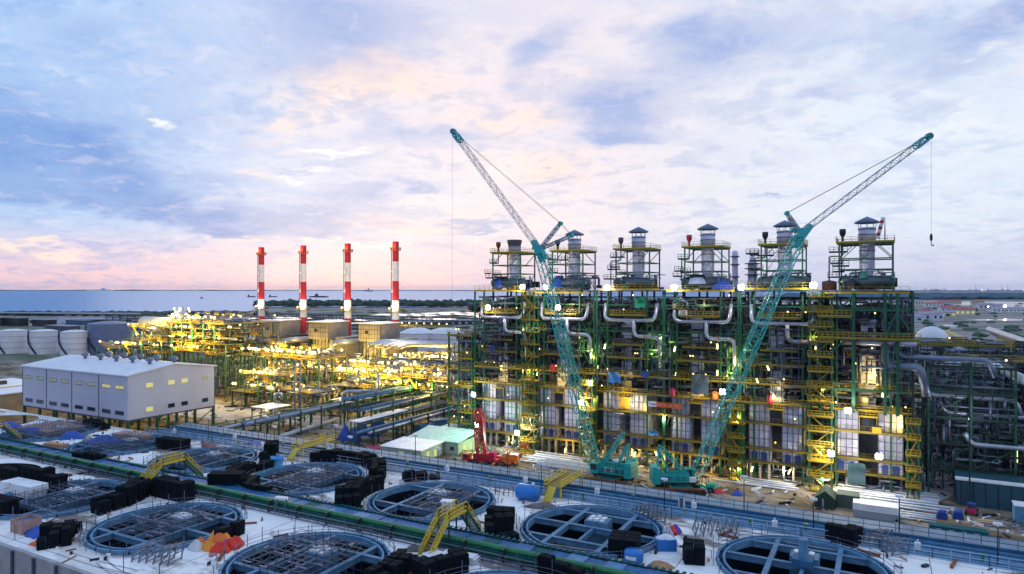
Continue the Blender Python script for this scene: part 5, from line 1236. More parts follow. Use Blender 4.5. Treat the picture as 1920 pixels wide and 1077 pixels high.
t = thing('skid', 'long dark green skid with white marks carrying two blue pumps', 'skid', P(1742, 998)); MB().box(0, 8, -1, 1, .2, 1.5).build('frame', tealg, t)
for k in range(4): MB().box(1+k*1.7, 1.7+k*1.7, -1.04, -1, .9, 1.1).build('mark', wht, t)
# pipes and steel laid out on the ground
def laydown(label, px, py, n, L_, m_, rz, spread=.55, r=.16, name='pipe_stack', seed=1, parts='pipe', jit=.05):
    t = thing(name, label, name.replace('_', ' '), P(px, py), rz); g = random.Random(seed)
    for k in range(n):
        l = L_*g.uniform(.7, 1); x = g.uniform(-.6, .6); a = g.uniform(-jit, jit); y = (k-n/2)*spread; z = r+.15+(k % 3)*r*1.6
        if parts == 'pipe': MB().tube([(x-l/2, y-a*l/2, z), (x+l/2, y+a*l/2, z)], r, 7).build('pipe', m_, t)
        else: MB().lattice((x-l/2, y-a*l/2, z+.3), (x+l/2, y+a*l/2, z+.3), .9, .9, 6, .17).build('girder', m_, t)
    return t
laydown('heap of white pipes on the ground right of the boom lift', 1040, 866, 12, 15, pipew, -.03, .7, .17, seed=2)
laydown('white lattice girders lying left of the left crane', 1062, 880, 4, 15, pipew, .03, 1.3, .2, 'girder_stack', 3, 'g')
laydown('white pipes lying behind the left crane', 1165, 862, 6, 22, pipew, 0, .6, .25, seed=4)
laydown('grey pipes on the ground right of the forklift', 1438, 911, 8, 12, pipew, -.02, .5, .18, seed=5)
laydown('long pale pipe lying behind the forklift', 1385, 908, 1, 12, pipew, -.02, .5, .2, seed=6)
laydown('broad bed of white pipes at the foot of the rightmost boiler', 1655, 930, 14, 21, pipew, -.04, .6, .18, seed=7)
laydown('second bed of white pipes below the first one at the rightmost boiler', 1680, 946, 9, 19, pipew, .02, .6, .2, seed=8)
laydown('rusty bars between the pipes before the rightmost boiler', 1640, 922, 7, 16, rust, -.03, .5, .14, seed=9)
laydown('red and white pipe ends beside the white cabin', 1712, 972, 6, 8, pipew, .02, .5, .15, seed=10)
laydown('dark bars stacked at the right edge before the navy hoarding', 1890, 985, 8, 5, stl, .9, .6, .12, seed=11)
laydown('yellow frames by the red truck crane', 880, 852, 4, 7, yel, .1, .8, .15, seed=12)
laydown('tan boards lying in front of the navy hoarding', 1868, 985, 5, 6, mat('tan_board', (.45, .33, .22), .8), .1, .5, .12, seed=13)
for k, (px, py, c, lb2) in enumerate([(1345, 925, red, 'red drum cover on the earth bank'), (1383, 929, blu, 'blue cover on the earth bank'), (1318, 923, wht, 'white cover on the earth bank')]): heap('drum_cover', lb2, 'cover', px, py, (1.3, .8), .9, c, 0, seed=80+k)
heap('tarpaulin', 'yellow tarpaulin glowing under the left crane mast', 'tarpaulin', 1172, 858, (1.6, 1.2), 2.6, yel, 0, seed=90)
heap('tarpaulin', 'yellow tarpaulin under the platform of the fifth boiler', 'tarpaulin', 1500, 880, (1.5, 1.1), 2.2, yel, 0, seed=91)

# scaffolds and cables on the row: every unit at its own stage
def scaffold(label, xc, z0, z1, w, y=148.2, seed=1):
    t = thing('scaffold', label, 'scaffold', (xc, y, 0), 0, 'tube scaffolds on the boiler row'); r_ = random.Random(seed); n = int(w/1.3); s = MB()
    for i in range(n+1):
        for yy in (-.5, .6): s.beam((i*1.3-w/2, yy, z0), (i*1.3-w/2, yy, z1+r_.uniform(-1.5, 1.2)), .06)
    z = z0
    while z < z1:
        for yy in (-.5, .6): s.beam((-w/2-.3, yy, z), (w/2+.3, yy, z), .055)
        if r_.random() < .7: s.beam((-w/2, -.5, z), (w/2*r_.uniform(-.3, 1), -.5, z+1.9), .05)
        z += 1.9
    s.build('tube_frame', MATS['scaffold_tube'], t); bd_ = MB(); z = z0+.1
    while z < z1:
        a_ = r_.uniform(-w/2, 0); bd_.box(a_, a_+r_.uniform(1.5, w/2), -.5, .6, z, z+.06); z += 1.9
    bd_.build('plank', mat('grey_plank', (.25, .22, .2), .9), t)
for k, a_ in enumerate([('tube scaffold up the front of the leftmost boiler', -86.5, 20, 33, 5), ('tube scaffold right of the second boiler riser', -64.5, 20.3, 30, 4), ('tube scaffold in front of the third boiler casing', -52.5, 4, 12, 5), ('tall tube scaffold between third and fourth boiler', -43, 16.4, 31, 4),
                        ('tube scaffold at the fifth boiler top', -16.5, 20.4, 32, 4.5), ('tube scaffold on the rightmost boiler, right of its duct', 2.5, 20.4, 29, 4), ('tube scaffold on the top deck by the second stack', -63.8, 40, 45.5, 3.4)]): scaffold(*a_, seed=k)
for k, (px, z0, z1) in enumerate([(1208, 2, 39), (1010, 4, 30), (1400, 10, 39), (1330, 3, 34), (1120, 8, 39), (1660, 16, 39)]):
    p = PY(px, 700, 147.6); o = MB().tube([(0, 0, z1), (.3, 0, (z0+z1)/2), (-.2, 0, z0)], .05, 5).build('hanging_cable', drk); o.location = (p.x, p.y, 0)
    tag(o, 'thin cable hanging down '+['over the banner', 'over the leftmost boilers', 'beside the right boom', 'left of the right boom', 'between the second and third boiler', 'on the rightmost boiler tower'][k], 'cable')
sm_ = [MB().box(-.8, .8, -.5, .5, 0, 1.2).box(-.6, .6, -.4, .4, 1.2, 1.7), MB().lathe([(.6, 0), (.6, 1.6), (.2, 2)], 12)]
for k, (x, z, m_, lb2) in enumerate([(-87, 24.6, blu, 'small blue crate on the upper floor of the leftmost boiler'), (-70, 20.4, red, 'red box on the middle floor of the second boiler'), (-47, 20.4, blu, 'blue box on the middle floor right of the third boiler'), (-40.8, 16.5, skin_red, 'magenta drum by the grey green tarpaulin'),
                                     (-38.5, 34.3, wht, 'white box on the upper balcony of the fourth boiler'), (-20.5, 16.5, red, 'red box over the casing of the fifth boiler'), (-1, 12.3, yel, 'yellow machine on the walkway of the rightmost boiler'), (-31.5, 16.5, orn, 'orange drum right of the grey green tarpaulin'), (2.5, 16.5, yel, 'yellow drum on the upper walkway of the rightmost boiler')]):
    t = thing('tool_box' if k % 2 == 0 else 'drum', lb2, 'box' if k % 2 == 0 else 'drum', (x, 149.4, z)); (MB().box(-.8, .8, -.5, .5, 0, 1.2) if k % 2 == 0 else MB().lathe([(.6, 0), (.6, 1.6), (.01, 1.7)], 12)).build('body', m_, t); (MB().box(-.84, .84, -.54, .54, 1.2, 1.3) if k % 2 == 0 else MB().lathe([(.64, 1.5), (.64, 1.62)], 12)).build('lid', drk, t)

# ================================================================== WAREHOUSE
wh = thing('warehouse', 'pale lavender metal building on green stilts with ridge ventilators', 'building', (-170, 106.7, 0), 0)
WX, WY, WZ0, WZ1, WZR = -50.0, 26.0, 6.4, 17.7, 19.6
for k in range(4):
    a, b = WX+50*k/4, WX+50*(k+1)/4
    ws = MB().box(a+.04, b-.04, 0, .2, WZ0, WZ1).build('wall_section', whs, wh); 
    MB().box(a-.12, a+.12, -.08, 0, WZ0, WZ1).build('downpipe', mid, ws); cr_ = MB()
    for q in range(1, 25): cr_.box(a+q*.5-.03, a+q*.5+.03, -.035, 0, WZ0, WZ1)
    cr_.box(a, b, -.16, -.04, WZ1-.3, WZ1-.05).build('cladding_rib', whs, ws, kind='stuff')
    for q in (.14, .60):
        x = a+12.5*q
        for z, mt_ in ((14.3, winy if k > 2 else mat('dim_window_glass', (.2, .22, .16), .3, 0, 0, 1, (.5, .55, .40), .28)), (7.7, glassd)):  # weak emission gives the dim panes their dull grey green tone
            w_ = MB().box(x, x+3.4, -.12, 0, z, z+.8).build('window', mt_, ws)
            fr_ = MB().box(x-.1, x+3.5, -.16, -.12, z-.1, z).box(x-.1, x+3.5, -.16, -.12, z+.8, z+.88)
            for m_ in range(5): fr_.box(x+m_*.85-.06, x+m_*.85+.06, -.16, -.12, z, z+.8)
            fr_.build('window_frame', mid, w_)
gb = MB(); gb.v = [(0, .2, WZ0), (0, WY, WZ0), (0, WY, WZ1), (0, WY/2, WZR), (0, .2, WZ1)]+[(-.2, .2, WZ0), (-.2, WY, WZ0), (-.2, WY, WZ1), (-.2, WY/2, WZR), (-.2, .2, WZ1)]
gb.f = [(0, 1, 2, 3, 4), (9, 8, 7, 6, 5), (0, 5, 6, 1)]; gb.s = [0]*3; gw = gb.build('gable_wall', mat('gable_lavender_sheet', (.52, .52, .63), .5, .1, .1, .15), wh)  # gable sheet has the same tone as the other walls
for q, m1_, m2_ in ((5, winy, winy), (11.3, winy, glassd), (15.3, winy, glassd), (21.8, mat('dim_window_glass', (0, 0, 0)), glassd)):
    for z, mt_ in ((14.2, m1_), (7.9, m2_)): MB().box(0, .1, q, q+1.9, z, z+1.1).build('window', mt_, gw)
MB().box(WX, 0, WY-.2, WY, WZ0, WZ1).build('wall_section', whs, wh); MB().box(WX, WX+.2, .2, WY-.2, WZ0, WZ1).build('wall_section', whs, wh); MB().box(WX, 0, 0, WY, WZ0-.4, WZ0-.02).build('floor_slab', mid, wh)
for s_ in (0, 1):
    y0_, y1_ = (-.5, WY/2) if s_ == 0 else (WY+.5, WY/2); r = MB()
    z0_ = WZ1+.02; r.v = [(WX-.4, y0_, z0_), (.4, y0_, z0_), (.4, y1_, WZR+.05), (WX-.4, y1_, WZR+.05), (WX-.4, y0_, z0_+.25), (.4, y0_, z0_+.25), (.4, y1_, WZR+.3), (WX-.4, y1_, WZR+.3)]
    r.f = [(0, 1, 2, 3), (4, 5, 6, 7), (0, 1, 5, 4), (1, 2, 6, 5), (3, 0, 4, 7)]; r.s = [0]*5; rf = r.build('roof', rfw, wh)
    rb = MB()
    for k in range(51): rb.beam((WX+k, y0_, z0_+.27), (WX+k, y1_, WZR+.32), .09)
    rb.build('roof_rib', rfw, rf)
vb = MB().lathe([(.45, 0), (.45, .7), (.8, .9), (1.0, 1.3), (.8, 1.75), (.01, 1.9)], 12)
vm1 = vb.mesh('ridge_ventilator', stl); fin = MB()
for k in range(12):
    a = k*math.pi/6; fin.beam((.84*math.cos(a), .84*math.sin(a), .9), (1.04*math.cos(a+.2), 1.04*math.sin(a+.2), 1.35), .05, .12)
fm1 = fin.mesh('vane', ins)
for k in range(5):
    v = inst('ridge_ventilator', vm1, wh, (-37+k*7.6, WY/2-2.6, WZR-.1)); inst('vane', fm1, v)
    v = inst('ridge_ventilator', vm1, wh, (-34+k*7.6, WY/2+2.6, WZR-.1)); inst('vane', fm1, v)
for i in range(7):
    for j in range(4): MB().box(WX+50*i/6-.3+(.3 if i == 0 else 0)-(.3 if i == 6 else 0), WX+50*i/6+.3+(.3 if i == 0 else 0)-(.3 if i == 6 else 0), WY*j/3+(.05 if j == 0 else -.6), WY*j/3+(.65 if j == 0 else 0), 0, WZ0-.42).build('stilt', grn, wh)
for i in range(6):
    MB().beam((WX+50*i/6+.3, WY-.3, .5), (WX+50*(i+1)/6-.3, WY-.3, 5.6), .2).build('brace', grn, wh)
for k in range(3): light('under_light', (-170-8-14*k, 106.7+15, 4), 260, YL, .3, None)

# ================================================================== CHIMNEYS
cx_ = [-295.5, -264.5, -234.3, -204.4]
cl = ['first red and white striped chimney from the left', 'second red and white striped chimney from the left', 'third red and white striped chimney from the left', 'red and white striped chimney nearest the boiler row']
def chimney(k):
    t = thing('striped_chimney', cl[k], 'chimney', (cx_[k], 260, 0), 0, 'four striped chimneys')
    bands = [(4, 14.8, 1.85, 1.85, red), (14.8, 25.6, 1.85, 1.8, red), (25.6, 34.7, 1.75, 1.65, wht), (34.7, 44, 1.6, 1.55, red), (44, 53.3, 1.55, 1.5, wht), (53.3, 62.8, 1.5, 1.5, red)]
    for z0, z1, r0, r1, m_ in bands: MB().lathe([(r0, z0), (r1, z1)], 20).build('shaft_band', m_, t)
    MB().lathe([(1.5, 62.8), (1.3, 62.8), (1.3, 60)], 20).build('rim', drk, t)
    for z, R in ((58.6, 2.5), (29.2, 3.4)):
        p = MB().lathe([(1.5, z), (R, z), (R, z+.2), (1.5, z+.2)], 16).build('platform', yeld if z < 40 else orn, t); r = MB()
        for q in range(16):
            a, b = q*math.pi/8, (q+1)*math.pi/8; r.rail((R*math.cos(a), R*math.sin(a), z+.2), (R*math.cos(b), R*math.sin(b), z+.2), 1.2, 1.4, .1)
        r.build('railing', yel if z < 40 else orn, p)
    for z in (47.5, 38, 52): MB().box(-2.4, -1.4, -.5, .5, z, z+.15).build('rest_landing', yeld, t)
    MB().beam((-1.9, -1.0, 15), (-1.75, -.9, 60), .25).build('ladder', mid, t)
    for (x, y, z) in ((-2.3, -1.8, 31), (2.3, -2, 31), (1.2, -3.2, 31), (-1.9, -.6, 48.6), (-1.9, -.6, 39)): MB().ball((x, y, z), .32, 8).build('lamp', lampy, t)
    light('ring_light', (-2.2, -3.4, 31.5), 2200, (1, .86, .5), .4, t); light('ring_light', (2.6, -3.2, 31.5), 1500, (1, .86, .5), .4, t)
    light('landing_light', (-2.8, -2.2, 39.5), 500, (1, .8, .5), .4, t); light('foot_light', (-1, -5, 17), 1200, (1, .6, .2), .4, t); light('top_light', (0, -3.6, 60.6), 700, (1, .45, .15), .3, t)
for k in range(4): chimney(k)
# turbine halls with intake boxes below the chimneys
hb = [-301, -270, -237.5, -206]
for k, x in enumerate(hb):
    lb2 = ['brown turbine house with intake box left of the first chimney', 'brown turbine house with intake box left of the second chimney', 'brown turbine house with yellow lit intake box left of the third chimney', 'tall yellow lit turbine house beside the chimney nearest the boilers'][k]
    t = thing('turbine_house', lb2, 'turbine house', (x, 250, 0), 0, 'turbine houses below the chimneys')
    b = MB().box(-7.5, 5.5, -6, 8, 16, 24.2).build('intake_box', rib_m, t); s = MB()
    for q in range(9): s.box(-7.5+q*1.6, -7.4+q*1.6, -6.1, -6, 16, 24.2)
    for q in range(4): s.box(-7.5, 5.5, -6.1, -6, 17.5+q*2, 17.6+q*2)
    s.build('louvre_seam', drk, b); MB().box(-3.4, -1.6, -6.2, -6.05, 19.5, 21).build('vent_hatch', drk, b)
    MB().box(-8, 6, -6.6, 8.5, 24.2, 24.6).build('roof', rfw, t)
    MB().box(-6.2, 10, -4, 9, 5, 15.8).build('hall_wall', rib_m, t); MB().box(10, 16, -6, 8, 3, 17.5).build('duct_casing', rib_m if k > 1 else drk, t)
    for q in range(4): MB().beam((-7+q*3.6, -6.2, 8), (-4+q*3.6, -6.2, 15.8), .25).build('brace', grnd, t)
    for i in range(4):
        for y in (-5.8, 7.5): MB().box(-7.3+i*4.1, -6.9+i*4.1, y-.2, y+.2, 0, 15.9).build('column', grnd, t)
    MB().bent([(11, -9, 5), (11, -9, 14.6), (17, -9, 15.4), (19, 0, 15.4)], 1.35, 3.2, 14).build('exhaust_elbow', ins, t)
    MB().box(-8, 17, -11, -6.6, 5.6, 5.9).build('platform', yeld, t); MB().rail((-8, -11, 5.9), (17, -11, 5.9), 1.2, 1.6, .12).build('railing', yel, t)
    clutter(200+k, -8, 17, -10.5, -6.3, 1, 11, 50).build('small_piping', stl, t, kind='stuff')
    for q in range(7): MB().ball((rg.uniform(-8, 16), -11, rg.choice([7.6, 7.6, 9, 7])), .34, 6).build('lamp', lampy, t)
    light('yard_light', (-2, -14, 12), [2500, 4000, 12000, 15000][k], YL, .5, t); light('yard_light', (10, -13, 10), 1600, YL, .5, t)
heap_at('tarpaulin', 'blue tarpaulin at the foot of the first chimney', 'tarpaulin', (cx_[0]+1, 255, 12), (3, 2), 7, blu, seed=31)
heap_at('tarpaulin', 'blue tarpaulin on the roof beside the second chimney', 'tarpaulin', (cx_[1]-6, 250, 15), (3, 2), 7, blu, seed=32)

# ================================================================== LIT PROCESS MODULES
def module(label, x0, x1, y0, y1, levels, seed, nl, pw=900, hl=3, top=None, steps=None, cat='process module', name='process_module', pn=3, deck=yeld, lampmat=lampy, group='lit process modules'):
    t = thing(name, label, cat, ((x0+x1)/2, (y0+y1)/2, 0), 0, group); r = random.Random(seed); hx, hy = (x1-x0)/2, (y1-y0)/2
    nx = max(1, round(2*hx/6)); ny = max(1, round(2*hy/8))
    for li, z in enumerate(levels):
        s0, s1 = steps[li] if steps else (0, 0); a, b = -hx+s0, hx-s1
        xs_ = [a]
        while xs_[-1] < b-7: xs_.append(min(b, xs_[-1]+r.uniform(5, 12)))
        xs_[-1] = b
        for s_a, s_b in zip(xs_, xs_[1:]):
            if r.random() < .13: continue
            zj = z+r.choice([0, 0, 0, 0, 0, -.9, .8, 1.6]); yj = -hy+r.choice([0, 0, 1.5, 3, -1.2]); dm = r.choice([deck, grnd, grnd, mid])
            o = MB().box(s_a+.1, s_b-.1, yj-.6, hy, zj-.2, zj).build('platform', dm, t); rm_ = MB().rail((s_a+.1, yj-.6, zj), (s_b-.1, yj-.6, zj), 1.15, 1.3, .09)
            if r.random() < .6: rm_.rail((s_b-.1, yj-.6, zj), (s_b-.1, hy, zj), 1.15, 1.5, .09)
            rm_.build('railing', yel, o)
            if r.random() < .22: MB().beam(((s_a+s_b)/2-1.6, yj-.9, zj), ((s_a+s_b)/2+1.6, yj-.9, zj-3.4), .8, .14).build('stair', yeld, t)
        for q in range(pn):
            zz = z+r.uniform(.6, 2.0); yy = r.uniform(-hy+1, hy); MB().tube([(a+1, yy, zz), (b-1, yy, zz)], r.choice([.18, .28, .4]), 8).build('pipe', r.choice([ins, stl, mid]), t)
        for q in range(max(1, int((b-a)/9))):
            xx = r.uniform(a+2, b-2); yy = r.uniform(-hy+1, hy-1)
            if r.random() < .5: MB().tube([(xx-2, yy, z+1.3), (xx-1.8, yy, z+1.3), (xx+1.8, yy, z+1.3), (xx+2, yy, z+1.3)], [.4, .9, .9, .4], 12).build('vessel', ins, t)
            else: MB().lathe([(.9, z), (.9, z+1.8), (.3, z+2.3), (.01, z+2.3)], 10, xx, yy).build('vessel', r.choice([ins, yeld]), t)
        clutter(seed+li, a, b, -hy, hy, z+.1, z+2.6, int((b-a)*1.6)).build('small_piping', stl, t, kind='stuff')
        clutter(seed+li+50, a+1, b-1, -hy, hy-2, z+1.6, z+4.2, int((b-a)/3.2), 'decks').build('access_decks', yel, t, kind='stuff'); clutter(seed+li+70, a+1, b-1, -hy, hy-2, z, z+4.0, int((b-a)/1.5), 'steel').build('pipe_stanchions', r.choice([yel, grn, stl]), t, kind='stuff')
    for i in range(nx+1):
        x = -hx+2*hx*i/nx; zt = max(z for li, z in enumerate(levels) if not steps or (-hx+steps[li][0]-1 <= x <= hx-steps[li][1]+1) or li == 0)
        for j in range(ny+1): MB().box(x-.2, x+.2, -hy+2*hy*j/ny-.2, -hy+2*hy*j/ny+.2, 0, zt-.36).build('column', grn, t)
        if i < nx: MB().beam((x, -hy, .5), (x+2*hx/nx, -hy, levels[0]-.5), .2).build('brace', grn, t)
    clutter(seed+20, -hx, hx, -hy, hy, .5, levels[0], int(hx*5)).build('lower_piping', stl, t, kind='stuff')
    clutter(seed+21, -hx, hx, -hy, hy, .5, levels[0], int(hx*3), 'steel').build('bracing_steel', grnd, t, kind='stuff')
    for q in range(int(nl*1.5)):
        li = r.randrange(len(levels)); s0, s1 = steps[li] if steps else (0, 0); x = r.uniform(-hx+s0, hx-s1); y = r.choice([-hy-.4, r.uniform(-hy, hy)]); z = levels[li]
        l_ = MB().tube([(x, y, z), (x, y, z+2.3)], .06, 5).build('lamp_pole', mid, t); MB().ball((x, y-.1, z+2.4), r.uniform(.25, .5), 6).build('lamp', lampmat, l_)
    hl = int(hl*1.6)
    for q in range(hl):
        li = q % len(levels); s0, s1 = steps[li] if steps else (0, 0); light('module_light', (-hx+s0+(2*hx-s0-s1)*(q+.5)/hl, -hy-1.6, levels[li]+2.6), pw*.75*r.uniform(.2, 1.8), YL, .4, t)
    return t
m1_ = module('tall glowing yellow process module behind the warehouse, stepped up to a lamp crown', -292, -212, 170, 198, [15.8, 19.7, 23.4, 27.2], 301, 46, 2200, 20, steps=[(0, 0), (26, 0), (22, 2), (42, 2)])
MB().tube([(-18, -8, 26.1), (-17.4, -8, 26.1), (0, -8, 26.1), (.6, -8, 26.1)], [1.5, 2.7, 2.7, 1.5], 20).build('storage_drum', mat('cream_drum_cladding', (.62, .58, .50), .4, .2), m1_)
MB().lathe([(3.0, 27.3), (3.0, 29.5), (1.2, 31.5), (.9, 33), (.01, 33.2)], 12, 1, -4).build('dome', ins, m1_)
for k in range(9): a = k*.7; MB().ball((1+3.1*math.cos(a), -4+3.1*math.sin(a), 30+(k % 3)*1.1), .4, 6).build('lamp', lampy, m1_)
light('crown_light', (1, -9, 32), 3500, (1, .86, .5), .5, m1_); light('drum_light', (-9, -12, 24.5), 2500, (1, .88, .6), .5, m1_)
heap_at('tarpaulin', 'blue tarpaulin beside the lamp crown of the glowing module', 'tarpaulin', (-262, 190, 27), (3.6, 2), 3.4, blu, seed=33)
module('long low glowing pipe deck running from the tall module towards the chimneys', -211, -172, 176, 190, [15.6], 320, 40, 2200, 9, pn=6)
module('glowing lower deck in front of the turbine houses', -232, -168, 205, 224, [6.5], 330, 46, 2600, 10, pn=6)
module('glowing deck right of the turbine houses, before the white storage tanks', -186, -142, 200, 222, [6.5, 10.5], 340, 46, 3000, 12, steps=[(0, 0), (6, 4)], pn=5)
module('lower lit deck left of the annex, facing the site sheds', -166, -118, 176, 190, [7.5, 11.2], 350, 34, 2400, 9, steps=[(0, 0), (14, 0)], pn=4, deck=yeld)
module('dim lit ground deck right of the warehouse', -196, -158, 160, 172, [5.5, 10], 360, 22, 1500, 6, steps=[(0, 0), (4, 16)], pn=4)
module('bright white lit pipe bank below the white storage tanks', -186, -150, 236, 250, [9.5], 370, 30, 2600, 7, pn=7, deck=mid)
# big white ducts beyond
t = thing('pipe_bundle', 'thick bright white pipes lit up right of the last chimney', 'pipes', (-176, 232, 17))
for k in range(5): MB().bent([(-18+k*4, -4, -1), (-14+k*4, 0, .4), (4+k*5, 6, .4-(k % 2))], 1.1, 2, 10).build('pipe', ins, t)
light('bundle_light', (0, -8, 5), 7000, (1, .93, .75), .6, t)
# grey pipe racks running away towards the chimneys
def rack(label, x, y0, y1, z, w, np_, seed, lit=0, canopy=False, axis='y', cat='pipe rack', m_=grn, roofy=False, levels=1, pm_=None, group='pipe racks', bay=8.0):
    t = thing('pipe_rack', label, cat, (x, y0, 0) if axis == 'y' else (x, y0, 0), 0 if axis == 'y' else -math.pi/2, group); r = random.Random(seed); L_ = y1-y0; n = max(2, round(L_/bay))
    for k in range(n+1):
        y = L_*k/n; f = MB()
        for s_ in (-w/2, w/2): f.box(s_-.16, s_+.16, y-.16, y+.16, 0, z+1.2)
        for q in range(levels): f.box(-w/2+.16, w/2-.16, y-.12, y+.12, z-q*3-.5, z-q*3-.2)
        if k % 2 == 0: f.beam((-w/2, y+.1, .5), (w/2, y+.1, z-.6), .12)
        f.build('portal_frame', m_, t)
    for s_ in (-w/2, w/2): MB().box(s_-.08, s_+.08, .2, L_-.2, z+1.0, z+1.2).box(s_-.08, s_+.08, .2, L_-.2, z-.5, z-.25).build('rail_beam', m_, t)
    for q in range(levels):
        for k in range(np_):
            R = r.choice([.14, .2, .3, .38]); xx = -w/2+w*(k+.5)/np_; MB().tube([(xx, -r.uniform(.5, 3), z-q*3-.2+R), (xx, L_+r.uniform(.5, 3), z-q*3-.2+R)], R, 7).build('pipe', pm_ or r.choice([ins, stl, stl, tankl, mid]), t)
    if roofy: MB().box(-w/2-1, w/2+1, -1, L_+1, z+1.25, z+1.4).build('roof', rfw, t)
    for k in range(lit): l_ = MB().ball((r.uniform(-w/2, w/2), r.uniform(0, L_), z+2.2), .3, 6).build('lamp', lampy, t)
    return t
rack('pipe rack with white pipes running back right of the warehouse', -143, 122, 200, 5.5, 4.2, 5, 401, lit=3)
rack('second green pipe rack running back, dark pipes on top', -134, 150, 215, 8.5, 5, 6, 402, lit=4, levels=2)
rack('low pipe rack nearest the deck edge in front of the lit modules', -152, 118, 168, 3.6, 3, 4, 403, pm_=ins)
rack('dark rack running towards the annex of the boiler row', -113, 132, 178, 4.6, 5, 6, 404, levels=1, m_=grnd)
rack('upper dark rack beside it with grated roof', -120, 140, 176, 8.2, 4, 4, 405, m_=grn, levels=2)
rack('pipe rack crossing behind the warehouse towards the lit modules', -250, 152, 240, 9, 6, 6, 406, levels=2, axis='y')
MT_ = thing('long_pipe', 'thick white pipe lying on sleepers from the deck edge towards the canopy', 'pipe', (0, 0, 0)); a, b = P(497, 832), P(632, 792); MB().tube([a+Vector((0, 0, .8)), b+Vector((0, 0, .8))], .55, 10).build('pipe', pipew, MT_)
for k in range(8): p = a.lerp(b, (k+.5)/8); MB().box(p.x-.7, p.x+.7, p.y-.2, p.y+.2, 0, .3).build('sleeper', concr, MT_)
t = thing('pipe_loop', 'grey pipe loop standing up between the racks', 'pipe', P(560, 800)); MB().bent([(-8, 0, 4), (6, 12, 4), (6, 12, 9), (14, 19, 9), (14, 19, 14)], .5, 1.5, 8).build('pipe', ins, t); MB().bent([(-14, 4, 0), (-14, 4, 8), (-13, 5.5, 8), (-13, 5.5, 6)], .4, .7, 8).build('vent_bend', ins, t)
for k, (px, py, z) in enumerate([(553, 800, 19), (563, 798, 19), (818, 790, 17), (852, 800, 24)]):
    o = MB().tube([(0, 0, 0), (0, 0, z)], .22, 7).lathe([(.22, z), (.32, z), (.32, z+.3), (.05, z+.6)], 7).build('vent_pole', stl); o.location = P(px, py); tag(o, ['tall grey pole, left one of the pair before the turbine houses', 'tall grey pole, right one of the pair before the turbine houses', 'grey pole beside the annex structure', 'tall grey pole in front of the annex structure'][k], 'pole')
def canopy(label, px, py, L_, w, z, rz=0, mr=rfw, mt=grn, group='open canopies'):
    t = thing('canopy', label, 'canopy', P(px, py), rz, group); MB().box(0, L_, 0, w, z, z+.2).build('roof', mr, t)
    n = max(2, round(L_/5))
    for k in range(n+1):
        for y in (.3, w-.3): MB().box(.1+(L_-.4)*k/n, .35+(L_-.4)*k/n, y-.12, y+.12, 0, z).build('post', mt, t)
        MB().beam((.2+(L_-.4)*k/n, .3, z-2), (.2+(L_-.4)*k/n, w-.3, z-.1), .12).build('brace', mt, t)
    return t
canopy('white flat canopy over blue wrapped machines, left of the site sheds', 655, 838, 3.2, 20, 6.4)
canopy('small white flat canopy right of the warehouse', 470, 800, 8, 8, 5.6)
canopy('white flat canopy behind the pipe loop', 620, 780, 6, 6, 5)
for k, (px, py) in enumerate([(648, 815), (665, 818), (680, 806), (702, 808), (714, 800)]): heap('wrapped_machine', ['dark blue wrapped machine nearest the canopy post', 'low dark blue wrapped machine at the front of the canopy', 'blue wrapped machine in the middle under the canopy', 'blue wrapped machine right of the canopy', 'small blue wrapped machine farthest right of the canopy'][k], 'machine', px, py+10, (1.8, 1.4), 3.6, blu, 0, seed=95+k)

# ================================================================== STORAGE TANKS
def stank(label, px, py, r, h, m_, dome=1.2, stair=True, lit=False):
    p = P(px, py); t = thing('storage_tank', label, 'storage tank', p, 0, 'cylindrical storage tanks'); MB().lathe([(r, 0), (r, h)], 40).build('shell', m_, t); MB().lathe([(r+.15, h), (r*.7, h+dome*.55), (r*.35, h+dome*.9), (.01, h+dome)], 40).build('roof', m_, t)
    s = MB()
    for z in (h*.25, h*.5, h*.75, h-.2): s.lathe([(r+.02, z), (r+.14, z), (r+.14, z+.15), (r+.02, z+.15)], 40)
    s.build('wind_girder', stl, t)
    if stair:
        q = MB(); prev = None
        for k in range(18):
            a = -2.4+k*.085; c = Vector((math.cos(a)*(r+.7), math.sin(a)*(r+.7), h*(1-k/17)))
            if prev is not None: q.beam(prev, c, .9, .35); q.beam(prev+Vector((0, 0, 1)), c+Vector((0, 0, 1)), .12)
            prev = c
        q.build('spiral_stair', drk, t)
    q = MB().lathe([(.5, h+dome-.2), (.5, h+dome+.9), (.01, h+dome+1)], 8).build('roof_vent', yeld, t)
    return t
stank('white storage tank at the left margin', 24, 662, 7.4, 14, tankw); stank('middle one of the three white storage tanks', 82, 663, 7.4, 14, tankw); stank('right one of the three white storage tanks, nearest the blue grey tank', 140, 665, 7.6, 14, tankw)
stank('big blue grey storage tank left of the glowing module', 205, 662, 12, 18.5, mat('blue_grey_tank_paint', (.13, .17, .30), .5), 1.6)
for a in [('domed white storage tank behind the pipes left of the fourth tank', 783, 668, 10.5, 14), ('large domed white storage tank beside the annex structure', 835, 668, 11, 14), ('low white tank beyond the first turbine house', 540, 640, 8, 7)]: stank(a[0], a[1], a[2], a[3], a[4], tankw, 3.2, False)
t = thing('tank_catwalk', 'yellow catwalk arched over the white storage tanks with lamps', 'catwalk', P(808, 662)); MB().box(-26, 22, -11.5, -10.6, 17, 17.3).build('platform', yeld, t); MB().rail((-26, -11.5, 17.3), (22, -11.5, 17.3), 1.1, 1.6, .14).build('railing', yel, t)
for k in range(9): MB().ball((-25+k*5.6, -11.6, 19.2), .45, 6).build('lamp', lampy, t)
for x in (-26, -2, 22): MB().box(x-.3, x+.3, -11.3, -10.7, 0, 17).build('leg', grn, t)
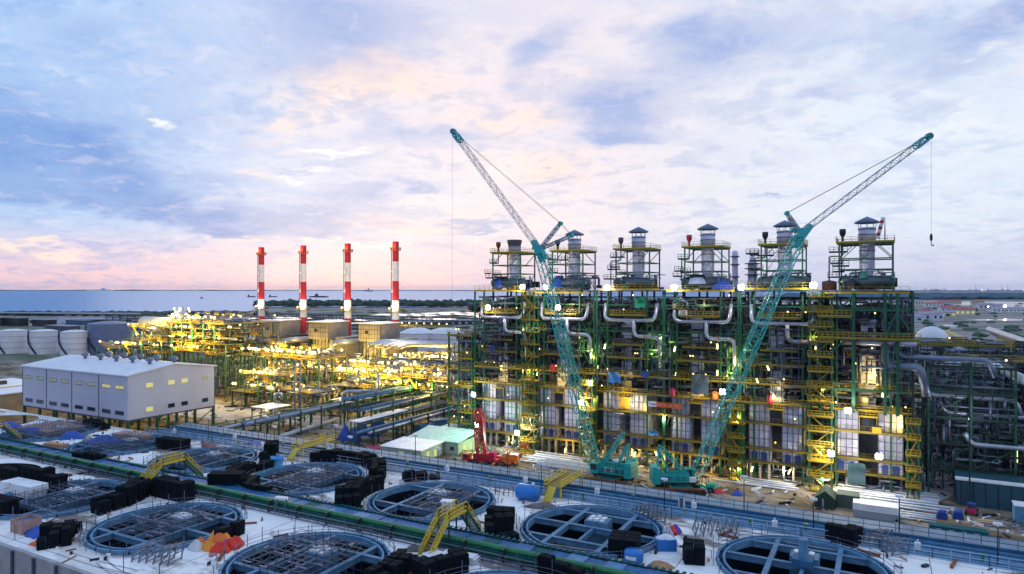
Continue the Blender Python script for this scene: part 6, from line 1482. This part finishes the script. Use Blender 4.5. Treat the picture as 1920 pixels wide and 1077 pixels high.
light('tank_light', (-12, -16, 12), 9000, (1, .88, .6), .6, t); light('tank_light', (10, -16, 12), 7000, (1, .88, .6), .6, t)
# long dark racks and pipelines behind on the left
for k, (y, x0, x1, z, lb2) in enumerate([(300, -520, -330, 12, 'long blue black pipe rack in front of the white tanks'), (420, -700, -360, 14, 'dark pipe rack behind the white tanks'), (560, -800, -320, 12, 'far dark pipe rack near the shore')]):
    rack(lb2, x0, y, y+(x1-x0), z, 8, 6, 420+k, levels=3, axis='x', m_=grnd, pm_=mid if k else tankc, bay=12, group='far pipe racks')
for k, (a, b, r, lb2) in enumerate([((0, 592), (260, 594), 1.2, 'long pale pipeline crossing the far left land'), ((160, 606), (420, 600), 1.0, 'second pale pipeline behind the glowing module'), ((740, 612), (900, 607), 1.6, 'pale pipeline behind the white storage tanks'), ((0, 607), (210, 604), 1.2, 'blue grey pipeline near the white tanks')]):
    p0, p1 = P(*a), P(*b); t = thing('pipeline', lb2, 'pipeline', (p0+p1)/2); c_ = (p0+p1)/2
    for q in (-3, 0, 3): MB().tube([p0-c_+Vector((0, q, 4)), p1-c_+Vector((0, q, 4))], r, 6).build('pipe', ins, t)
    for q in range(12): p = p0.lerp(p1, (q+.5)/12)-c_; MB().box(p.x-.4, p.x+.4, p.y-4, p.y+4, 0, 2.7).build('trestle', grnd, t)
rng = random.Random(5)
for k in range(9):
    px, py = rng.uniform(-20, 200), rng.uniform(603, 640); p = P(px, py); t = thing('plant_building', 'low '+['grey', 'blue grey', 'pale', 'dark'][k % 4]+' plant building '+['far left', 'behind the left tank', 'near the far pipeline', 'beyond the middle tank', 'left of the blue tank', 'close to the shore', 'between two pipe racks', 'beside the right white tank', 'at the left margin'][k], 'building', p)
    w, h = rng.uniform(8, 20), rng.uniform(4, 9); MB().box(-w, w, -5, 5, 0, h).build('wall', [mid, tankc, cas, drk][k % 4], t); MB().box(-w-.4, w+.4, -5.4, 5.4, h, h+.5).build('roof', [stl, mid][k % 2], t)
t = thing('tan_building', 'tan block with pale roof left of the warehouse', 'building', P(-30, 790)); MB().box(-8, 5, 0, 22, 0, 8).build('wall', mat('tan_wall', (.36, .28, .18), .7), t); MB().box(-8.4, 5.4, -.4, 22.4, 8, 8.3).build('roof', rfw, t)
t = thing('flat_roof_hall', 'white flat roofed hall behind the left end of the warehouse', 'building', P(-40, 752)); MB().box(-20, 4, 0, 20, 0, 4.4).build('wall', mat('tan_wall', (0, 0, 0)), t); MB().box(-20.4, 4.4, -.4, 20.4, 4.4, 4.7).build('roof', rfw, t)
MB().box(-14, -11, 4, 6, 4.7, 6).box(-4, -2, 8, 10, 4.7, 6).build('roof_unit', drk, t)

# ================================================================== RIGHT SIDE OF THE PLANT
tower_frame('dark stacked pipe structure right of the rightmost boiler', 8, 22, 158, 182, [5, 10, 15, 20, 25], seed=501, n=380, deck=grnd, lamps=1, name='pipe_structure')
tower_frame('broad dark pipe structure with yellow deck at the right margin', 30, 62, 176, 200, [5.5, 11, 16.5, 22, 26], seed=502, n=520, deck=grnd, mcol=grnd, lamps=1, piping=mid)
tower_frame('dark pipe structure in the right background behind the broad one', 26, 60, 205, 230, [8, 15, 22, 26], seed=503, n=360, deck=grnd, mcol=grnd, lamps=1, piping=mid)
tower_frame('low green structure with yellow platforms behind the rightmost boiler', 6, 26, 190, 215, [8, 15, 21, 27], seed=504, n=300, lamps=2)
tower_frame('vessel structure with yellow platform near the navy hoarding', 24, 38, 160, 172, [4.5, 9], seed=505, n=50, lamps=1, mcol=grn)
t = thing('wrapped_pipe', 'thick white pipe with dark joint bending down at the right margin', 'pipe', (0, 0, 0))
q = [PY(1770, 712, 172), PY(1770, 682, 172), PY(1830, 684, 172), PY(1870, 690, 168), PY(1925, 716, 158), PY(2000, 720, 158)]
MB().bent([tuple(v) for v in q], 1.0, 2.0, 12).build('pipe', pipew, t); MB().tube([PY(1808, 684, 172), PY(1822, 684, 172)], 1.35, 14).build('joint', bdr, t)
for v in q[2:5]: MB().box(v.x-.3, v.x+.3, v.y-.3, v.y+.3, 0, v.z-1).build('support', grn, t)
t = thing('yellow_deck', 'long yellow railed deck under the white pipe at the right', 'platform', PY(1850, 675, 180)); MB().box(-8, 12, -2, 2, -.3, 0).build('platform', yeld, t); MB().rail((-8, -2, 0), (12, -2, 0), 1.2, 1.2, .13).build('railing', yel, t)
MB().box(-.5, .5, -2.2, -1.2, -19, -.3).build('stair_shaft', yel, t)
for k in range(6): MB().box(-1.6, 1.6, -2.3, -.8, -3.1*k-3.2, -3.1*k-3).build('landing', yel, t)
t = thing('dome_tank', 'white dome topped tank behind the right structures', 'tank', PY(1747, 640, 235)); MB().lathe([(4.6, -14), (4.6, 0), (4.2, 1.8), (3, 3.2), (1.5, 4.1), (.01, 4.4)], 24).build('shell', tankw, t); MB().lathe([(4.7, -.3), (5.2, -.3), (5.2, 0), (4.7, 0)], 24).build('ring', yeld, t)
t = thing('pipe_conveyor', 'ribbed silver pipe bank slanting at the upper right margin', 'pipes', (0, 0, 0))
for k in range(5): a, b = PY(1855+k*6, 618+k*4, 300), PY(2000, 655+k*12, 220); MB().tube([a, a.lerp(b, .55)+Vector((0, 0, -1)), b], 1.1, 8).build('pipe', stl if k % 2 else ins, t)
for k in range(6): a = PY(1855, 625, 300).lerp(PY(2000, 668, 220), k/5); MB().box(a.x-.5, a.x+.5, a.y-3, a.y+3, 0, a.z-3).build('support', grnd, t)
t = thing('yellow_conveyor', 'long yellow covered gallery slanting on the ground at right', 'gallery', (0, 0, 0)); a, b = P(1770, 628), P(1830, 655)
MB().beam(a+Vector((0, 0, 3)), b+Vector((0, 0, 3)), 5, 2.4).build('gallery', mat('ochre_sheet', (.45, .32, .05), .6), t)
for k in range(6): p = a.lerp(b, (k+.5)/6); MB().box(p.x-.3, p.x+.3, p.y-.3, p.y+.3, 0, 2).build('leg', grn, t)
for k, (px, py, h) in enumerate([(1748, 915, 7), (1752, 860, 9), (1757, 850, 9), (1768, 848, 9), (1780, 850, 9)]):
    o = MB().bent([(0, 0, 0), (0, 0, h), (1.6, 0, h), (2, 0, h-1.6)], .28, .8, 8).build('bent_pipe', ins); o.location = P(px, py); tag(o, ['pale pipe bend at the corner of the paved yard', 'first of the four pale pipe bends in the dark structure', 'second of the four pale pipe bends in the dark structure', 'third of the four pale pipe bends', 'rightmost of the four pale pipe bends'][k], 'pipe')
t = thing('pale_vessel', 'pale blue upright vessel on a yellow platform at right', 'vessel', PY(1856, 840, 168)); MB().lathe([(1.4, -5), (1.4, 3), (.6, 4), (.01, 4.1)], 16).build('shell', tankl, t); MB().box(-4, 6, -2, 2.5, -5.3, -5).build('platform', yeld, t); MB().rail((-4, -2, -5), (6, -2, -5), 1.1, 1.1, .1).build('railing', yel, t)
light('yard_light', (14, 152, 16), 700, (.7, .9, 1), .4); light('yard_light', (38, 170, 8), 500, (1, .9, .4), .4)
o = MB().box(-.15, .15, -.1, .1, -1.5, 1.5).build('tube_lamp', glowm); o.location = PY(1906, 852, 160); tag(o, 'single upright strip lamp at the right margin', 'lamp')

# ================================================================== TOWN, PORT, SHIPS
rng = random.Random(9)
hz = [(1690, 568, 22, 'salmon roofed hall at the left of the town'), (1703, 575, 16, 'grey house with terrace at the left of the town'), (1722, 572, 14, 'white house tower in the town'), (1735, 590, 14, 'pink roofed low house before the town'), (1750, 576, 28, 'large salmon hip roofed house in the town centre'), (1770, 571, 26, 'long red roofed hall at the back of the town'),
      (1790, 569, 20, 'red roofed row at the edge of the pond'), (1775, 585, 22, 'dark red roofed school block'), (1805, 592, 34, 'long dark red roofed white block with lit front'), (1773, 594, 26, 'white lit block left of the long red roofed one'), (1833, 572, 18, 'pink roofed house by the pond'), (1848, 580, 26, 'lavender roofed shed behind the depot'),
      (1890, 586, 60, 'long lavender depot hall with bright yard lamp'), (1870, 580, 20, 'small house left of the yard lamp'), (1700, 600, 30, 'pale long shed before the town'), (1712, 604, 26, 'second pale long shed before the town'), (1740, 601, 16, 'grey house beyond the branch road'), (1755, 602, 16, 'small pale house beside the branch road')]
for k, (px, py, w, lb2) in enumerate(hz):
    p = P(px, py); sc = p.length/1000; w_ = w*sc*.75; h = 6.5+1.5*(k % 3); d = 12
    t = thing('town_house' if w < 40 else 'depot_hall', lb2, 'house' if w < 40 else 'hall', p, YAW+rng.uniform(-.2, .2), 'buildings of the town')
    wm_ = [tankw, cas, mat('lit_cream_wall', (.6, .58, .42), .7), whs][k % 4 if k not in (8, 9) else 2]  # lit look of the white blocks is put into the cream
    MB().box(-w_/2, w_/2, -d/2, d/2, 0, h).build('wall', wm_, t); rm = roofr if k in (0, 3, 4, 5, 6, 7, 8, 10) else mat('lavender_roof', (.36, .30, .40), .7)
    mb = MB(); mb.v = [(-w_/2-1, -d/2-1, h), (w_/2+1, -d/2-1, h), (w_/2+1, d/2+1, h), (-w_/2-1, d/2+1, h), (-w_/2+3, 0, h+3.4), (w_/2-3, 0, h+3.4)]; mb.f = [(0, 1, 5, 4), (2, 3, 4, 5), (1, 2, 5), (3, 0, 4), (3, 2, 1, 0)]; mb.s = [0]*5; mb.build('roof', rm, t)
    n = max(2, int(w_/7))
    for q in range(n): MB().box(-w_/2+w_*(q+.3)/n, -w_/2+w_*(q+.7)/n, -d/2-.08, -d/2, h*.35, h*.7).build('window', winy if k in (8, 9) else glassd, t)
def far_lamp(label, px, py, r, z=12, lm=lampw):
    p = P(px, py) if py > 546 else P(px, 546.2); t = thing('yard_lamp', label, 'lamp', p, 0, 'distant lamps'); MB().tube([(0, 0, 0), (0, 0, z)], .3, 5).build('mast', mid, t); MB().ball((0, 0, z), r, 8).build('lamp', lm, t)
far_lamp('bright yard lamp over the lavender depot', 1884, 588, 2.0); far_lamp('small lamp at the left of the town road', 1853, 589, .8)
t = thing('container_ship', 'red hulled ship moored below the quay cranes', 'ship', P(1755, 546.4))
MB().prism([(-120, -12), (120, -12), (150, 0), (120, 12), (-120, 12)], 0, 22).build('hull', mat('hazy_red_hull', (.35, .10, .16), .8), t); MB().box(-100, -70, -10, 10, 22, 52).build('superstructure', tankl, t)  # hull red with haze mixed into the colour
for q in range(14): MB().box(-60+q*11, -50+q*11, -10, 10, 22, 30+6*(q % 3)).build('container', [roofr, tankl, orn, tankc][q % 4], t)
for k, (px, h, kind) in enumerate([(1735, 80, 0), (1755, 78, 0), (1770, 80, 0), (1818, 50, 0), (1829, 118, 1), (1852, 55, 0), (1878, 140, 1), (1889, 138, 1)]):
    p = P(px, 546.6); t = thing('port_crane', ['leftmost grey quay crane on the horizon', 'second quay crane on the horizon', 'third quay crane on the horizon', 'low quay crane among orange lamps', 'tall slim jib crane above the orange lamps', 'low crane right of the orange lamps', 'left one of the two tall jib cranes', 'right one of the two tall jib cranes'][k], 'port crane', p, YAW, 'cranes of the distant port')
    hm = mat('hazy_crane_steel', (.16, .22, .34), .8, 0, .1, .001)  # steel tinted blue for the haze in between
    if kind == 0:
        for x in (-18, 18): MB().beam((x, 0, 0), (x*.2, 0, h), 4).build('leg', hm, t)
        MB().beam((-40, 0, h*.55), (50, 0, h*.55), 4).build('beam', hm, t); MB().beam((0, 0, h), (45, 0, h*.56), 2).build('stay', hm, t)
    else:
        MB().beam((0, 0, 0), (0, 0, h*.35), 8).build('leg', hm, t); MB().beam((16, 0, h*.3), (-4, 0, h), 4).build('jib', hm, t); MB().box(0, 30, -5, 5, h*.2, h*.35).build('house', hm, t)
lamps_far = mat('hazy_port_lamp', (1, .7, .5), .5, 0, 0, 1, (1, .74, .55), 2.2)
for k in range(46):
    px = rng.choice([rng.uniform(1682, 1790), rng.uniform(1806, 1850), rng.uniform(1868, 1960), rng.uniform(1690, 1960)]); z = rng.uniform(4, 34); p = P(px, 546.5)
    o = MB().box(-1, 1, -1, 1, 0, z).ball((0, 0, z), rng.uniform(2.5, 7.5), 6).build('port_lamp', lamps_far); o.location = p; tag(o, 'small glowing lamp of the distant container port', 'lamp', 'lamps of the distant port')
for k in range(14):
    px = 1690+k*20+rng.uniform(-6, 6); p = P(px, 546.7); t = thing('port_shed', 'low hazy port shed '+['behind the left quay crane', 'below the second quay crane', 'by the third quay crane', 'right of the moored ship', 'left of the orange lamps', 'among the orange lamps', 'below the slim jib crane', 'right of the slim jib crane', 'at the low crane', 'left of the tall jib cranes', 'under the tall jib cranes', 'right of the tall jib cranes', 'at the right margin', 'past the right margin'][k], 'shed', p, YAW, 'sheds of the distant port')
    MB().box(-90, 90, -20, 20, 0, rng.uniform(12, 24)).build('wall', mat('hazy_shed_wall', (.25, .26, .40), .9, 0, .1, .001), t); MB().box(-94, 94, -24, 24, 24.1, 25).build('roof', hm, t)  # wall colour includes the distant haze
def ship(label, px, py, L_, h, cabin, col):
    p = P(px, py); t = thing('barge', label, 'ship', p, YAW, 'ships on the bay'); MB().prism([(-L_/2, -5), (L_/2*.85, -5), (L_/2, 0), (L_/2*.85, 5), (-L_/2, 5)], 0, h).build('hull', col, t)
    MB().box(cabin*L_-L_*.08, cabin*L_+L_*.08, -3, 3, h, h*3).build('superstructure', col, t); MB().box(-L_*.3, L_*.35, -3.5, 3.5, h, h*1.3).build('cargo', drk, t); MB().beam((cabin*L_, 0, h*3), (cabin*L_, 0, h*4.2), .8).build('mast', drk, t)
sm = mat('hazy_dark_hull', (.04, .05, .10), .8, 0, .1, .001)  # dark hull with a bluish haze tint in its colour
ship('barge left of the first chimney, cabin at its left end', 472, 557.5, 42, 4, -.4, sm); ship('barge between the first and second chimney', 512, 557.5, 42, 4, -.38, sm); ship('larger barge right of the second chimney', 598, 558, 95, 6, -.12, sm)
ship('tiny boat on the open bay at left', 378, 560, 14, 2.5, 0, sm); ship('small ship on the horizon right of the third chimney', 691, 547, 160, 22, 0, mat('hazy_grey_hull', (.3, .32, .42), .8, 0, .1, .001)); ship('pale lit ship at the horizon on the left', 188, 546, 700, 26, .1, wht)  # grey hull colour already paled by painted haze

tower_frame('dark low pipe maze between the navy hoarding and the broad structure', 18, 60, 160, 176, [4, 8, 12], seed=506, n=420, mcol=grnd, lamps=0, deck=grnd)
for k, (px, py, Y, r, lb2) in enumerate([(1745, 672, 150, .5, 'long silver header right of the rightmost boiler'), (1800, 745, 162, .45, 'pale horizontal pipe in the dark maze, upper one'), (1830, 778, 160, .4, 'pale horizontal pipe in the dark maze, middle one'), (1880, 838, 158, .5, 'pale pipe crossing the dark maze near the hoarding')]):
    p = PY(px, py, Y); t = thing('header_pipe', lb2, 'pipe', p); MB().bent([(-6, 0, 2), (-5, 0, 0), (9, 0, 0), (10, 0, -3)], r, 1.2, 10).build('pipe', ins if k else stl, t); MB().box(-3, -2.8, -.3, .3, -p.z, -r).box(6, 6.2, -.3, .3, -p.z, -r).build('support', grnd, t)

tower_frame('dense dark pipe structure between the rightmost boiler and the right margin', 12, 44, 184, 204, [7, 13, 19, 24], seed=507, n=520, mcol=grnd, lamps=0, deck=grnd, piping=mid)
tower_frame('dark pipe structure filling the right margin behind the navy hoarding', 36, 74, 162, 176, [5, 10, 15, 19], seed=508, n=520, mcol=grnd, lamps=1, deck=grnd, piping=mid)

# ------------------------------------------------------------------ thin evening haze over bay and plain
hzm = bpy.data.materials.new('thin_haze'); hzm.use_nodes = True; t_ = hzm.node_tree; t_.nodes.clear()
pv = t_.nodes.new('ShaderNodeVolumePrincipled'); pv.inputs['Color'].default_value = (.72, .80, 1, 1); pv.inputs['Density'].default_value = .000016; pv.inputs['Anisotropy'].default_value = .2
mo = t_.nodes.new('ShaderNodeOutputMaterial'); t_.links.new(pv.outputs[0], mo.inputs['Volume'])
hb_ = MB().box(-28000, 28000, -8000, 32000, -2.5, 200).build('haze', hzm); hb_['kind'] = 'stuff'; hb_['label'] = 'thin bluish evening haze over the bay and the plain'; hb_['category'] = 'haze'
